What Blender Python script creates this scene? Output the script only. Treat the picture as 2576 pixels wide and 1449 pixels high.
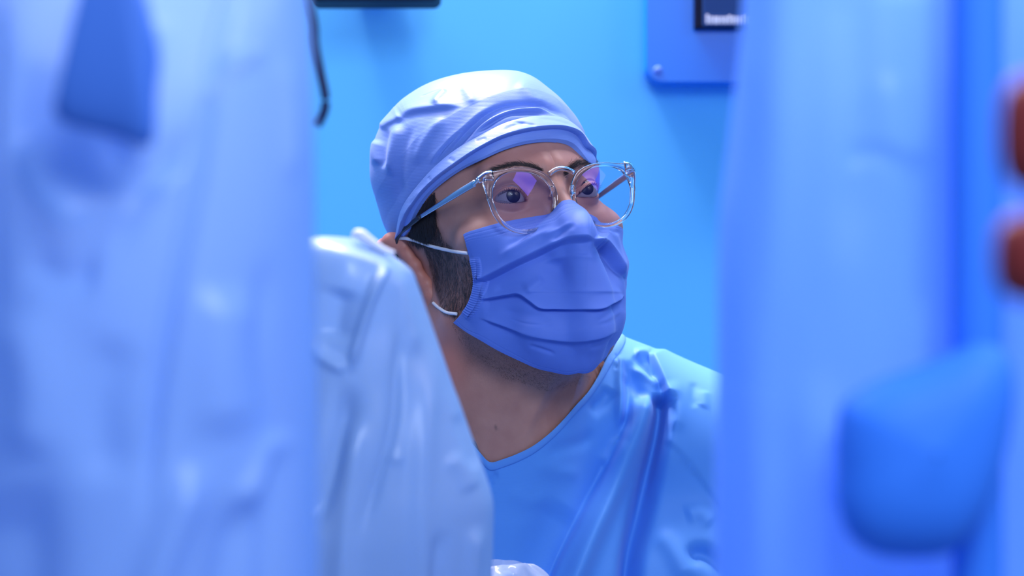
import bpy, math, random
import numpy as np
from mathutils import Vector, Matrix

for _o in list(bpy.data.objects):
    bpy.data.objects.remove(_o)
SC = bpy.context.scene
COL = SC.collection
rng = np.random.default_rng(7)
random.seed(7)
F32 = np.float32
sin, cos, rad = math.sin, math.cos, math.radians

# ------------------------------------------------------------------ camera
CAM_H = 1.55                       # lens height above the floor (m)
FPX, CX, CY = 5440.0, 1288.0, 724.5
cam = bpy.data.cameras.new('camera')
cam.sensor_width = 36.0
cam.lens = 36.0 * FPX / 2576.0
cam.clip_start = 0.05
cam.dof.use_dof = True
cam.dof.focus_distance = 1.565
cam.dof.aperture_fstop = cam.lens / 14.5
cam_o = bpy.data.objects.new('camera', cam)
cam_o.location = (0, 0, CAM_H)
cam_o.rotation_euler = (math.pi / 2, 0, 0)
COL.objects.link(cam_o)
SC.camera = cam_o

# ------------------------------------------------------------------ colour, world, lights
SC.view_settings.view_transform = 'Standard'
SC.view_settings.look = 'None'
SC.view_settings.exposure = 0.0
SC.view_settings.gamma = 1.0
SC.view_settings.use_curve_mapping = False
SC.cycles.max_bounces = 10
SC.cycles.transparent_max_bounces = 16
SC.cycles.caustics_reflective = False

W = bpy.data.worlds.new('room_light')
SC.world = W
W.use_nodes = True
W.node_tree.nodes['Background'].inputs[0].default_value = (0.24, 0.42, 1.0, 1)
W.node_tree.nodes['Background'].inputs[1].default_value = 0.41


def area(name, loc, target, size, power, col, sy=None):
    l = bpy.data.lights.new(name, 'AREA')
    l.energy = power
    l.color = col
    l.size = size
    if sy:
        l.shape = 'RECTANGLE'
        l.size_y = sy
    o = bpy.data.objects.new(name, l)
    o.location = loc
    d = Vector(target) - Vector(loc)
    o.rotation_euler = d.to_track_quat('-Z', 'Y').to_euler()
    COL.objects.link(o)
    return o


area('operating_lamp', (-0.34, 2.24, 2.82), (0.0, 1.62, 1.6), 0.32, 98, (1.0, 0.82, 0.88))
ol = area('operating_lamp_front', (1.29, 0.90, 2.33), (0.03, 1.57, 1.62), 0.42, 2.4, (0.92, 0.86, 1.0))
ol.rotation_euler.rotate_axis('Z', rad(38))
area('wall_fill_light', (-0.2, 1.9, 3.4), (-0.2, 2.23, 1.0), 3.0, 70, (1.0, 0.92, 1.0), 0.3)  # unseen wash added to brighten the back wall, no known fixture
area('front_fill_light', (0.28, 0.10, 2.25), (0.0, 1.0, 1.5), 0.5, 12, (0.70, 0.82, 1.0))  # added soft fill for the face and near drapes, no known fixture

# ------------------------------------------------------------------ helpers: objects
def to_m(P):
    """camera-centred millimetres (x right, y away, z up) to metres in the room"""
    Q = np.asarray(P, dtype=np.float64) / 1000.0
    return Q + np.array([0, 0, CAM_H])


def link_mesh(name, me, mat, parent=None):
    o = bpy.data.objects.new(name, me)
    COL.objects.link(o)
    if mat is not None:
        me.materials.append(mat)
    if parent is not None:
        o.parent = parent
        o.matrix_parent_inverse = parent.matrix_basis.inverted()
    return o


def raw_mesh(name, V, faces_flat, starts, totals, smooth=True):
    me = bpy.data.meshes.new(name)
    V = np.ascontiguousarray(V, dtype=F32)
    me.vertices.add(len(V))
    me.vertices.foreach_set('co', V.ravel())
    me.loops.add(len(faces_flat))
    me.loops.foreach_set('vertex_index', np.asarray(faces_flat, dtype=np.int32))
    me.polygons.add(len(starts))
    me.polygons.foreach_set('loop_start', np.asarray(starts, dtype=np.int32))
    try:
        me.polygons.foreach_set('loop_total', np.asarray(totals, dtype=np.int32))
    except Exception:
        pass
    me.polygons.foreach_set('use_smooth', np.full(len(starts), smooth, dtype=bool))
    me.update(calc_edges=True)
    me.validate()
    return me


def quads_mesh(name, V, Q, smooth=True):
    n = len(Q)
    return raw_mesh(name, V, np.asarray(Q).ravel(), np.arange(n) * 4, np.full(n, 4), smooth)


def grid_quads(nu, nv, wrap=False, flip=False, off=0):
    iu = np.arange(nu if wrap else nu - 1)
    iv = np.arange(nv - 1)
    A, B = np.meshgrid(iu, iv, indexing='ij')
    A2 = (A + 1) % nu
    q = np.stack([A * nv + B, A2 * nv + B, A2 * nv + B + 1, A * nv + B + 1], -1).reshape(-1, 4)
    if flip:
        q = q[:, ::-1]
    return q + off


def grid_obj(name, P, mat, parent=None, wrap=False, flip=False, smooth=True):
    """P[nu,nv,3] in camera-centred mm"""
    nu, nv = P.shape[:2]
    me = quads_mesh(name, to_m(P.reshape(-1, 3)), grid_quads(nu, nv, wrap, flip), smooth)
    return link_mesh(name, me, mat, parent)


def tube_grid(path, r, n=12, up=(0, 0, 1), ry=None, closed=False, caps=True):
    """swept ellipse (r across, ry along up); path [m,3]; returns V,Q"""
    path = np.asarray(path, float)
    m = len(path)
    r = np.broadcast_to(np.asarray(r, float), (m,))
    ry = r if ry is None else np.broadcast_to(np.asarray(ry, float), (m,))
    if closed:
        T = np.roll(path, -1, 0) - np.roll(path, 1, 0)
    else:
        T = np.gradient(path, axis=0)
    T /= np.linalg.norm(T, axis=1, keepdims=True) + 1e-9
    up = np.broadcast_to(np.asarray(up, float), (m, 3))
    S = np.cross(T, up)
    S /= np.linalg.norm(S, axis=1, keepdims=True) + 1e-9
    U = np.cross(S, T)
    a = np.linspace(0, 2 * np.pi, n, endpoint=False)
    V = path[:, None] + S[:, None] * (r[:, None] * np.cos(a))[:, :, None] + U[:, None] * (ry[:, None] * np.sin(a))[:, :, None]
    V = V.reshape(-1, 3)
    iu = np.arange(m if closed else m - 1)
    A, B = np.meshgrid(iu, np.arange(n), indexing='ij')
    A2, B2 = (A + 1) % m, (B + 1) % n
    Q = np.stack([A * n + B, A * n + B2, A2 * n + B2, A2 * n + B], -1).reshape(-1, 4)
    if caps and not closed:
        c0, c1 = len(V), len(V) + 1
        V = np.vstack([V, path[0], path[-1]])
        b = np.arange(n)
        b2 = (b + 1) % n
        # triangles stored as degenerate-free quads are avoided: use two-step fan
        k0 = np.stack([np.full(n, c0), b2, b], -1)
        k1 = np.stack([np.full(n, c1), (m - 1) * n + b, (m - 1) * n + b2], -1)
        return V, Q, np.vstack([k0, k1])
    return V, Q, np.zeros((0, 3), int)


def poly_mesh(name, parts, smooth=True):
    """parts: list of (V,Q,T) in camera mm"""
    Vs, flat, st, tot = [], [], [], []
    off, pos = 0, 0
    for V, Q, T in parts:
        Vs.append(V)
        if len(Q):
            flat.append((np.asarray(Q) + off).ravel())
            st.append(pos + np.arange(len(Q)) * 4)
            tot.append(np.full(len(Q), 4))
            pos += len(Q) * 4
        if len(T):
            flat.append((np.asarray(T) + off).ravel())
            st.append(pos + np.arange(len(T)) * 3)
            tot.append(np.full(len(T), 3))
            pos += len(T) * 3
        off += len(V)
    return raw_mesh(name, to_m(np.vstack(Vs)), np.concatenate(flat), np.concatenate(st), np.concatenate(tot), smooth)


def tube_obj(name, path, r, mat, parent=None, **k):
    return link_mesh(name, poly_mesh(name, [tube_grid(path, r, **k)]), mat, parent)


def empty(name, loc_m, label=None, cat=None, group=None):
    o = bpy.data.objects.new(name, None)
    o.empty_display_size = 0.05
    COL.objects.link(o)
    o.location = loc_m
    if label:
        o['label'] = label
    if cat:
        o['category'] = cat
    if group:
        o['group'] = group
    return o


def tag(o, label=None, cat=None, kind=None, group=None):
    if label:
        o['label'] = label
    if cat:
        o['category'] = cat
    if kind:
        o['kind'] = kind
    if group:
        o['group'] = group
    return o


def box_vqt(c, h, bev=0.0):
    """rounded box as a lofted superellipse-free bevel: centre c, half sizes h (mm)"""
    c = np.asarray(c, float)
    h = np.asarray(h, float)
    b = bev
    sx, sy, sz = h
    V, Q, T = [], [], []
    prof = [(-sz, -b), (-sz + b, 0), (sz - b, 0), (sz, -b)] if b > 0 else [(-sz, 0), (sz, 0)]
    for z, ins in prof:
        x, y = sx + ins, sy + ins
        bb = b if b > 0 else 0.0
        ring = [(-x + bb, -y), (x - bb, -y), (x, -y + bb), (x, y - bb), (x - bb, y), (-x + bb, y), (-x, y - bb), (-x, -y + bb)]
        V += [(p[0], p[1], z) for p in ring]
    for k in range(len(prof) - 1):
        for j in range(8):
            j2 = (j + 1) % 8
            Q.append((k * 8 + j, k * 8 + j2, k * 8 + 8 + j2, k * 8 + 8 + j))
    n = len(V)
    V.append((0, 0, -sz))
    V.append((0, 0, sz))
    L = (len(prof) - 1) * 8
    for j in range(8):
        j2 = (j + 1) % 8
        T.append((n, j2, j))
        T.append((n + 1, L + j, L + j2))
    return np.array(V) + c, np.array(Q), np.array(T)


# ------------------------------------------------------------------ helpers: picture geometry <-> space
def px2mm(px, py, d):
    px, py, d = np.broadcast_arrays(np.asarray(px, float), np.asarray(py, float), np.asarray(d, float))
    return np.stack([(px - CX) / FPX * d, d, (CY - py) / FPX * d], -1)


def mm2px(P):
    return CX + FPX * P[..., 0] / P[..., 1], CY - FPX * P[..., 2] / P[..., 1]


def catmull(pts, n):
    """smooth resample of a polyline to n points by arc length"""
    p = np.asarray(pts, float)
    q = np.vstack([2 * p[0] - p[1], p, 2 * p[-1] - p[-2]])
    out = []
    for i in range(len(p) - 1):
        a, b, c, d = q[i:i + 4]
        t = np.linspace(0, 1, 24, endpoint=False)[:, None]
        out.append(.5 * ((2 * b) + (c - a) * t + (2 * a - 5 * b + 4 * c - d) * t ** 2 + (3 * b - a - 3 * c + d) * t ** 3))
    out = np.vstack(out + [p[-1:]])
    s = np.r_[0, np.cumsum(np.linalg.norm(np.diff(out, axis=0), axis=1))]
    t = np.linspace(0, s[-1], n)
    return np.stack([np.interp(t, s, out[:, k]) for k in range(p.shape[1])], -1)


def line_dist(x, y, pts):
    """distance, signed side (+ = above a left-to-right line) and 0..1 position along a polyline"""
    p = np.asarray(pts, float)
    best = np.full(x.shape, 1e9, F32)
    side = np.zeros(x.shape, F32)
    par = np.zeros(x.shape, F32)
    seg = np.linalg.norm(np.diff(p, axis=0), axis=1)
    cum = np.r_[0, np.cumsum(seg)]
    for i in range(len(p) - 1):
        ax, ay = p[i]
        dx, dy = p[i + 1] - p[i]
        L2 = dx * dx + dy * dy
        t = np.clip(((x - ax) * dx + (y - ay) * dy) / L2, 0, 1)
        d = np.hypot(x - ax - t * dx, y - ay - t * dy)
        s = -(dx * (y - ay) - dy * (x - ax))
        m = d < best
        best = np.where(m, d, best)
        side = np.where(m, np.sign(s), side)
        par = np.where(m, (cum[i] + t * seg[i]) / cum[-1], par)
    return best, side, par


def taper(par, a, b):
    r = np.ones_like(par)
    if a > 0:
        r = r * np.clip(par / a, 0, 1)
    if b > 0:
        r = r * np.clip((1 - par) / b, 0, 1)
    return r * r * (3 - 2 * r)


def folds(x, y, spec):
    """height field (mm) of a list of folds drawn as polylines"""
    out = np.zeros(x.shape, F32)
    for f in spec:
        pts = catmull(f['p'], max(8, 5 * len(f['p']))) if len(f['p']) > 2 else np.asarray(f['p'], float)
        d, s, par = line_dist(x, y, pts)
        t = taper(par, *f.get('t', (.25, .25)))
        w = f['w']
        if f.get('k', 'ridge') == 'ridge':
            out += f['a'] * t * np.exp(-(d / w) ** 2)
        else:
            u = d * s
            bl = 1 / (1 + np.exp(-np.clip(u / w, -30, 30)))
            hi = f['a'] * np.exp(-np.maximum(u, 0) / f.get('L', 30))
            lo = f.get('b', 0) * np.exp(-np.maximum(-u, 0) / f.get('L2', f.get('L', 30)))
            out += t * (bl * hi - (1 - bl) * lo)
    return out


# ------------------------------------------------------------------ helpers: distance fields
def smin(a, b, k):
    h = np.clip(.5 + .5 * (b - a) / k, 0, 1)
    return b + (a - b) * h - k * h * (1 - h)


def smax(a, b, k):
    return -smin(-a, -b, k)


def ell(p, c, r):
    q = p - np.asarray(c, F32)
    r = np.asarray(r, F32)
    k0 = np.sqrt(np.sum((q / r) ** 2, -1)) + 1e-6
    k1 = np.sqrt(np.sum((q / r ** 2) ** 2, -1)) + 1e-9
    return k0 * (k0 - 1) / k1


def cap(p, a, b, ra, rb=None):
    a = np.asarray(a, F32)
    b = np.asarray(b, F32)
    rb = ra if rb is None else rb
    ab = b - a
    t = np.clip(((p - a) @ ab) / (ab @ ab), 0, 1)
    q = p - a - t[..., None] * ab
    return np.sqrt(np.sum(q * q, -1)) - (ra + (rb - ra) * t)


def march(o, d, sdf, r0, rmax, it=60, tol=.02, inside=True):
    """first surface crossing along rays from o (inside or outside)"""
    n = len(d)
    o = np.broadcast_to(np.asarray(o, F32), d.shape)
    r = np.full(n, r0, F32)
    act = np.arange(n)
    sg = -1.0 if inside else 1.0
    for _ in range(it):
        v = sdf(o[act] + d[act] * r[act, None]) * sg
        r[act] = np.minimum(r[act] + v * .85, rmax)
        act = act[(np.abs(v) > tol) & (r[act] < rmax)]
        if len(act) == 0:
            break
    return r


def cast_px(px, py, sdf, near=1300.0):
    D = px2mm(px, py, 1.0).reshape(-1, 3)
    n = np.linalg.norm(D, axis=1, keepdims=True)
    D = (D / n).astype(F32)
    r = march(np.zeros(3), D, sdf, near, 2600, it=90, inside=False)
    return D * r[:, None]


# ------------------------------------------------------------------ materials
def new_mat(name):
    m = bpy.data.materials.new(name)
    m.use_nodes = True
    nt = m.node_tree
    return m, nt, nt.nodes['Principled BSDF'], nt.nodes['Material Output']


def pbr(name, col, rough=.5, spec=.5, metal=0, bump=None, var=None, **kw):
    m, nt, b, out = new_mat(name)
    b.inputs['Base Color'].default_value = (*col, 1)
    b.inputs['Roughness'].default_value = rough
    b.inputs['Specular IOR Level'].default_value = spec
    b.inputs['Metallic'].default_value = metal
    for k, v in kw.items():
        b.inputs[k].default_value = v
    tc = nt.nodes.new('ShaderNodeTexCoord')
    if bump:
        sc, st, dist = bump
        n = nt.nodes.new('ShaderNodeTexNoise')
        n.inputs['Scale'].default_value = sc
        n.inputs['Detail'].default_value = 4
        nt.links.new(tc.outputs['Object'], n.inputs['Vector'])
        bp = nt.nodes.new('ShaderNodeBump')
        bp.inputs['Strength'].default_value = st
        bp.inputs['Distance'].default_value = dist
        nt.links.new(n.outputs['Fac'], bp.inputs['Height'])
        nt.links.new(bp.outputs['Normal'], b.inputs['Normal'])
    if var:
        sc, amt = var
        n = nt.nodes.new('ShaderNodeTexNoise')
        n.inputs['Scale'].default_value = sc
        n.inputs['Detail'].default_value = 5
        nt.links.new(tc.outputs['Object'], n.inputs['Vector'])
        r = nt.nodes.new('ShaderNodeMapRange')
        r.inputs[1].default_value = .3
        r.inputs[2].default_value = .7
        r.inputs[3].default_value = 1 - amt
        r.inputs[4].default_value = 1 + amt
        nt.links.new(n.outputs['Fac'], r.inputs[0])
        mx = nt.nodes.new('ShaderNodeVectorMath')
        mx.operation = 'SCALE'
        mx.inputs[0].default_value = col
        nt.links.new(r.outputs[0], mx.inputs['Scale'])
        nt.links.new(mx.outputs[0], b.inputs['Base Color'])
    return m


def fabric(name, col, rough=.6, sheen=.2, weave=1500, wst=.15, sss=0.0, rib=None):
    """woven / non-woven cloth: fine crossed ribs in the relief"""
    m, nt, b, out = new_mat(name)
    b.inputs['Base Color'].default_value = (*col, 1)
    b.inputs['Roughness'].default_value = rough
    b.inputs['Specular IOR Level'].default_value = .3
    b.inputs['Sheen Weight'].default_value = sheen
    tc = nt.nodes.new('ShaderNodeTexCoord')
    w1 = nt.nodes.new('ShaderNodeTexWave')
    w1.bands_direction = 'Z'
    w1.inputs['Scale'].default_value = weave
    w1.inputs['Distortion'].default_value = 1.5
    w1.inputs['Detail'].default_value = 1
    nt.links.new(tc.outputs['Object'], w1.inputs['Vector'])
    n = nt.nodes.new('ShaderNodeTexNoise')
    n.inputs['Scale'].default_value = weave * .9
    nt.links.new(tc.outputs['Object'], n.inputs['Vector'])
    ad = nt.nodes.new('ShaderNodeMath')
    ad.operation = 'ADD'
    nt.links.new(w1.outputs['Fac'], ad.inputs[0])
    nt.links.new(n.outputs['Fac'], ad.inputs[1])
    bp = nt.nodes.new('ShaderNodeBump')
    bp.inputs['Strength'].default_value = wst
    bp.inputs['Distance'].default_value = .0006
    nt.links.new(ad.outputs[0], bp.inputs['Height'])
    nt.links.new(bp.outputs['Normal'], b.inputs['Normal'])
    return m


def plastic_film(name, col, clear=.2, trans=.45, rough=.3):
    """milky polythene: diffuse + light let through + gloss, and a little clear"""
    m, nt, b, out = new_mat(name)
    b.inputs['Base Color'].default_value = (*col, 1)
    b.inputs['Roughness'].default_value = rough
    b.inputs['Specular IOR Level'].default_value = .6
    tl = nt.nodes.new('ShaderNodeBsdfTranslucent')
    tl.inputs['Color'].default_value = (*col, 1)
    m1 = nt.nodes.new('ShaderNodeMixShader')
    m1.inputs[0].default_value = trans
    nt.links.new(b.outputs[0], m1.inputs[1])
    nt.links.new(tl.outputs[0], m1.inputs[2])
    tp = nt.nodes.new('ShaderNodeBsdfTransparent')
    tp.inputs['Color'].default_value = (.85, .92, 1, 1)
    m2 = nt.nodes.new('ShaderNodeMixShader')
    m2.inputs[0].default_value = clear
    nt.links.new(m1.outputs[0], m2.inputs[1])
    nt.links.new(tp.outputs[0], m2.inputs[2])
    tc = nt.nodes.new('ShaderNodeTexCoord')
    n = nt.nodes.new('ShaderNodeTexNoise')
    n.inputs['Scale'].default_value = 14
    n.inputs['Detail'].default_value = 5
    n.inputs['Distortion'].default_value = .8
    nt.links.new(tc.outputs['Object'], n.inputs['Vector'])
    bp = nt.nodes.new('ShaderNodeBump')
    bp.inputs['Strength'].default_value = .10
    bp.inputs['Distance'].default_value = .004
    nt.links.new(n.outputs['Fac'], bp.inputs['Height'])
    nt.links.new(bp.outputs['Normal'], b.inputs['Normal'])
    nt.links.new(m2.outputs[0], out.inputs[0])
    return m


M = {}
M['wall'] = pbr('wall_paint', (.12, .57, 1.0), .6, .2, var=(1.2, .03))
M['floor'] = pbr('floor_vinyl', (.20, .30, .42), .35, .4, var=(3, .08))
M['cap'] = fabric('cap_cloth', (.18, .295, .73), .45, .10, 300, .09)
M['mask'] = fabric('mask_cloth', (.115, .215, .67), .6, .12, 600, .04)
M['gown'] = fabric('gown_cloth', (.115, .36, .86), .55, .12, 500, .10)
M['binding'] = fabric('binding_cloth', (.12, .37, .90), .6, .2, 1200, .4)
M['white_elastic'] = fabric('white_elastic', (.86, .86, .92), .5, .2, 1800, .3)
M['film'] = plastic_film('drape_film', (.35, .54, .88), .10, .36, .36)
M['film2'] = plastic_film('drape_film_grey', (.43, .61, .86), .04, .35, .32)
M['film3'] = plastic_film('drape_film_right', (.28, .54, 1.0), .10, .5, .45)
M['film_clear'] = plastic_film('clear_film', (.80, .85, .95), .25, .3, .08)
M['arm'] = pbr('arm_shell', (.015, .06, .30), .5, .4)
M['arm_mid'] = pbr('arm_shell_blue', (.07, .20, .66), .55, .3)
M['arm_pale'] = pbr('arm_shell_pale', (.42, .62, .95), .5, .4)
M['arm_blue'] = pbr('arm_cover_blue', (.045, .24, .90), .6, .3)
M['panel'] = pbr('panel_blue', (.0, .21, .85), .35, .4)
M['bezel'] = pbr('bezel_black', (.006, .008, .03), .5, .1)
M['screen'] = pbr('screen_navy', (.02, .06, .20), .5, .1)
M['print'] = pbr('white_print', (.70, .74, .86), .6, .2)
M['screw'] = pbr('screw_steel', (.12, .25, .75), .6, .3)
M['cable'] = pbr('cable_rubber', (.006, .018, .07), .5, .4)
M['red'] = pbr('red_plastic', (.22, .022, .018), .6, .3)
M['chrome'] = pbr('polished_metal', (.75, .78, .82), .18, .5, 1.0)
M['temple'] = pbr('temple_metal', (.55, .62, .72), .3, .5, .9)
M['tip'] = pbr('temple_tip', (.03, .03, .04), .3, .5)
M['hair'] = pbr('dark_hair', (.035, .024, .022), .45, .35)
M['sclera'] = pbr('eye_white', (.30, .25, .28), .25, .3)


def mat_glass():
    m, nt, b, out = new_mat('clear_acrylic')
    b.inputs['Base Color'].default_value = (.97, .95, .95, 1)
    b.inputs['Roughness'].default_value = .04
    b.inputs['IOR'].default_value = 1.47
    b.inputs['Transmission Weight'].default_value = 1.0
    return m


def mat_lens():
    m, nt, b, out = new_mat('coated_lens')
    nt.nodes.remove(b)
    tp = nt.nodes.new('ShaderNodeBsdfTransparent')
    tp.inputs[0].default_value = (.93, .92, .97, 1)
    gl = nt.nodes.new('ShaderNodeBsdfGlossy')
    gl.inputs['Color'].default_value = (.16, .11, 1, 1)
    gl.inputs['Roughness'].default_value = .02
    lw = nt.nodes.new('ShaderNodeLayerWeight')
    lw.inputs['Blend'].default_value = .5
    pw = nt.nodes.new('ShaderNodeMath')
    pw.operation = 'POWER'
    pw.inputs[1].default_value = 5
    nt.links.new(lw.outputs['Facing'], pw.inputs[0])
    fr = nt.nodes.new('ShaderNodeMath')
    fr.operation = 'MULTIPLY_ADD'
    fr.inputs[1].default_value = .7
    fr.inputs[2].default_value = 0.09
    nt.links.new(pw.outputs[0], fr.inputs[0])
    mx = nt.nodes.new('ShaderNodeMixShader')
    nt.links.new(fr.outputs[0], mx.inputs[0])
    nt.links.new(tp.outputs[0], mx.inputs[1])
    nt.links.new(gl.outputs[0], mx.inputs[2])
    nt.links.new(mx.outputs[0], out.inputs[0])
    return m


def mat_cornea():
    m, nt, b, out = new_mat('cornea')
    nt.nodes.remove(b)
    tp = nt.nodes.new('ShaderNodeBsdfTransparent')
    gl = nt.nodes.new('ShaderNodeBsdfGlossy')
    gl.inputs['Roughness'].default_value = .03
    lw = nt.nodes.new('ShaderNodeLayerWeight')
    lw.inputs['Blend'].default_value = .5
    pw = nt.nodes.new('ShaderNodeMath')
    pw.operation = 'POWER'
    pw.inputs[1].default_value = 5
    nt.links.new(lw.outputs['Facing'], pw.inputs[0])
    fr = nt.nodes.new('ShaderNodeMath')
    fr.operation = 'MULTIPLY_ADD'
    fr.inputs[1].default_value = .7
    fr.inputs[2].default_value = 0.02
    nt.links.new(pw.outputs[0], fr.inputs[0])
    mx = nt.nodes.new('ShaderNodeMixShader')
    nt.links.new(fr.outputs[0], mx.inputs[0])
    nt.links.new(tp.outputs[0], mx.inputs[1])
    nt.links.new(gl.outputs[0], mx.inputs[2])
    nt.links.new(mx.outputs[0], out.inputs[0])
    return m


def mat_iris():
    """dark brown iris with a black pupil, by radius from the part's own axis (UV-free: attribute)"""
    m, nt, b, out = new_mat('brown_iris')
    at = nt.nodes.new('ShaderNodeAttribute')
    at.attribute_name = 'ring'
    cr = nt.nodes.new('ShaderNodeValToRGB')
    e = cr.color_ramp.elements
    e[0].position, e[0].color = 0.0, (.002, .002, .003, 1)
    e[1].position, e[1].color = 1.0, (.006, .005, .006, 1)
    for p, c in ((.36, (.002, .002, .003, 1)), (.42, (.010, .005, .004, 1)), (.85, (.007, .004, .004, 1))):
        k = e.new(p)
        k.color = c
    nt.links.new(at.outputs['Fac'], cr.inputs[0])
    nt.links.new(cr.outputs[0], b.inputs['Base Color'])
    b.inputs['Roughness'].default_value = .3
    return m


def mat_skin():
    """skin with a beard-shadow attribute, blotches and pores"""
    m, nt, b, out = new_mat('skin')
    tc = nt.nodes.new('ShaderNodeTexCoord')
    at = nt.nodes.new('ShaderNodeAttribute')
    at.attribute_name = 'stubble'
    rd = nt.nodes.new('ShaderNodeAttribute')
    rd.attribute_name = 'ruddy'
    n1 = nt.nodes.new('ShaderNodeTexNoise')
    n1.inputs['Scale'].default_value = 45
    n1.inputs['Detail'].default_value = 6
    nt.links.new(tc.outputs['Object'], n1.inputs['Vector'])
    c1 = nt.nodes.new('ShaderNodeValToRGB')
    e = c1.color_ramp.elements
    e[0].position, e[0].color = .3, (.45, .205, .155, 1)
    e[1].position, e[1].color = .7, (.56, .28, .21, 1)
    nt.links.new(n1.outputs['Fac'], c1.inputs[0])
    mr = nt.nodes.new('ShaderNodeMix')
    mr.data_type = 'RGBA'
    nt.links.new(rd.outputs['Fac'], mr.inputs[0])
    nt.links.new(c1.outputs[0], mr.inputs[6])
    mr.inputs[7].default_value = (.62, .22, .155, 1)
    n2 = nt.nodes.new('ShaderNodeTexNoise')
    n2.inputs['Scale'].default_value = 900
    n2.inputs['Detail'].default_value = 2
    nt.links.new(tc.outputs['Object'], n2.inputs['Vector'])
    r2 = nt.nodes.new('ShaderNodeMapRange')
    r2.inputs[1].default_value = .35
    r2.inputs[2].default_value = .65
    nt.links.new(n2.outputs['Fac'], r2.inputs[0])
    r3 = nt.nodes.new('ShaderNodeMapRange')
    r3.inputs[3].default_value = .55
    r3.inputs[4].default_value = 1.0
    nt.links.new(r2.outputs[0], r3.inputs[0])
    mu = nt.nodes.new('ShaderNodeMath')
    mu.operation = 'MULTIPLY'
    nt.links.new(at.outputs['Fac'], mu.inputs[0])
    nt.links.new(r3.outputs[0], mu.inputs[1])
    mx = nt.nodes.new('ShaderNodeMix')
    mx.data_type = 'RGBA'
    nt.links.new(mu.outputs[0], mx.inputs[0])
    nt.links.new(mr.outputs[2], mx.inputs[6])
    mx.inputs[7].default_value = (.060, .042, .040, 1)
    nt.links.new(mx.outputs[2], b.inputs['Base Color'])
    b.inputs['Roughness'].default_value = .48
    b.inputs['Specular IOR Level'].default_value = .4
    b.inputs['Subsurface Weight'].default_value = .12
    b.inputs['Subsurface Radius'].default_value = (1.0, .35, .2)
    b.inputs['Subsurface Scale'].default_value = .004
    bp = nt.nodes.new('ShaderNodeBump')
    bp.inputs['Strength'].default_value = .12
    bp.inputs['Distance'].default_value = .0006
    nt.links.new(n2.outputs['Fac'], bp.inputs['Height'])
    nt.links.new(bp.outputs['Normal'], b.inputs['Normal'])
    return m


M['acrylic'] = mat_glass()
M['lens'] = mat_lens()
M['cornea'] = mat_cornea()
M['iris'] = mat_iris()
M['skin'] = mat_skin()

# ------------------------------------------------------------------ the room
def plane_slab(name, c, h, mat):
    me = poly_mesh(name, [box_vqt(c, h)], smooth=False)
    return tag(link_mesh(name, me, mat), kind='structure')


WALL_D = 2230.0
plane_slab('wall_back', (0, WALL_D + 50, 100), (3000, 50, 1650), M['wall'])
plane_slab('floor', (0, 1000, -CAM_H * 1000 - 50), (3000, 1700, 50), M['floor'])

# ------------------------------------------------------------------ head frame
_yaw, _pit, _rol = rad(29.6), rad(13.9), rad(4.9)
_f = np.array([sin(_yaw) * cos(_pit), -cos(_yaw) * cos(_pit), sin(_pit)])
_l = np.array([cos(_yaw), sin(_yaw), 0])
_u = -np.cross(_l, _f)
HR = np.stack([cos(_rol) * _l + sin(_rol) * _u, _f, cos(_rol) * _u - sin(_rol) * _l], 1)
HT = np.array([25.4, 1582.0, 68.8])


def h2w(p):
    return np.asarray(p, float) @ HR.T + HT


def w2h(p):
    return ((np.asarray(p) - HT.astype(F32)) @ HR.astype(F32))


# lids of the right eye traced once, mirrored for the left
EYE_C = np.array([31.5, -2.5, 0.0])
EYE_R = 12.2


def on_eye(px, py, R):
    c = h2w(EYE_C * np.array([-1, 1, 1]))
    D = px2mm(px, py, 1.0)
    D /= np.linalg.norm(D, axis=-1, keepdims=True)
    b = D @ c
    disc = np.maximum(b * b - (c @ c - R * R), 0)
    return w2h(D * (b - np.sqrt(disc))[..., None])


_up = on_eye(*np.array([(1243, 503), (1256, 492), (1275, 482), (1294, 479), (1310, 484), (1319, 495), (1325, 506)], float).T, 13.0)
_lo = on_eye(*np.array([(1243, 503), (1256, 505), (1275, 508), (1294, 510), (1310, 508), (1325, 506)], float).T, 13.0)
LID_X0, LID_X1 = _up[0, 0], _up[-1, 0]


def lids(x):
    return np.interp(x, _up[:, 0], _up[:, 2]), np.interp(x, _lo[:, 0], _lo[:, 2])


NECK_A = px2mm(1276, 770, 1640)
NECK_B = px2mm(1226, 1230, 1668)


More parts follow.
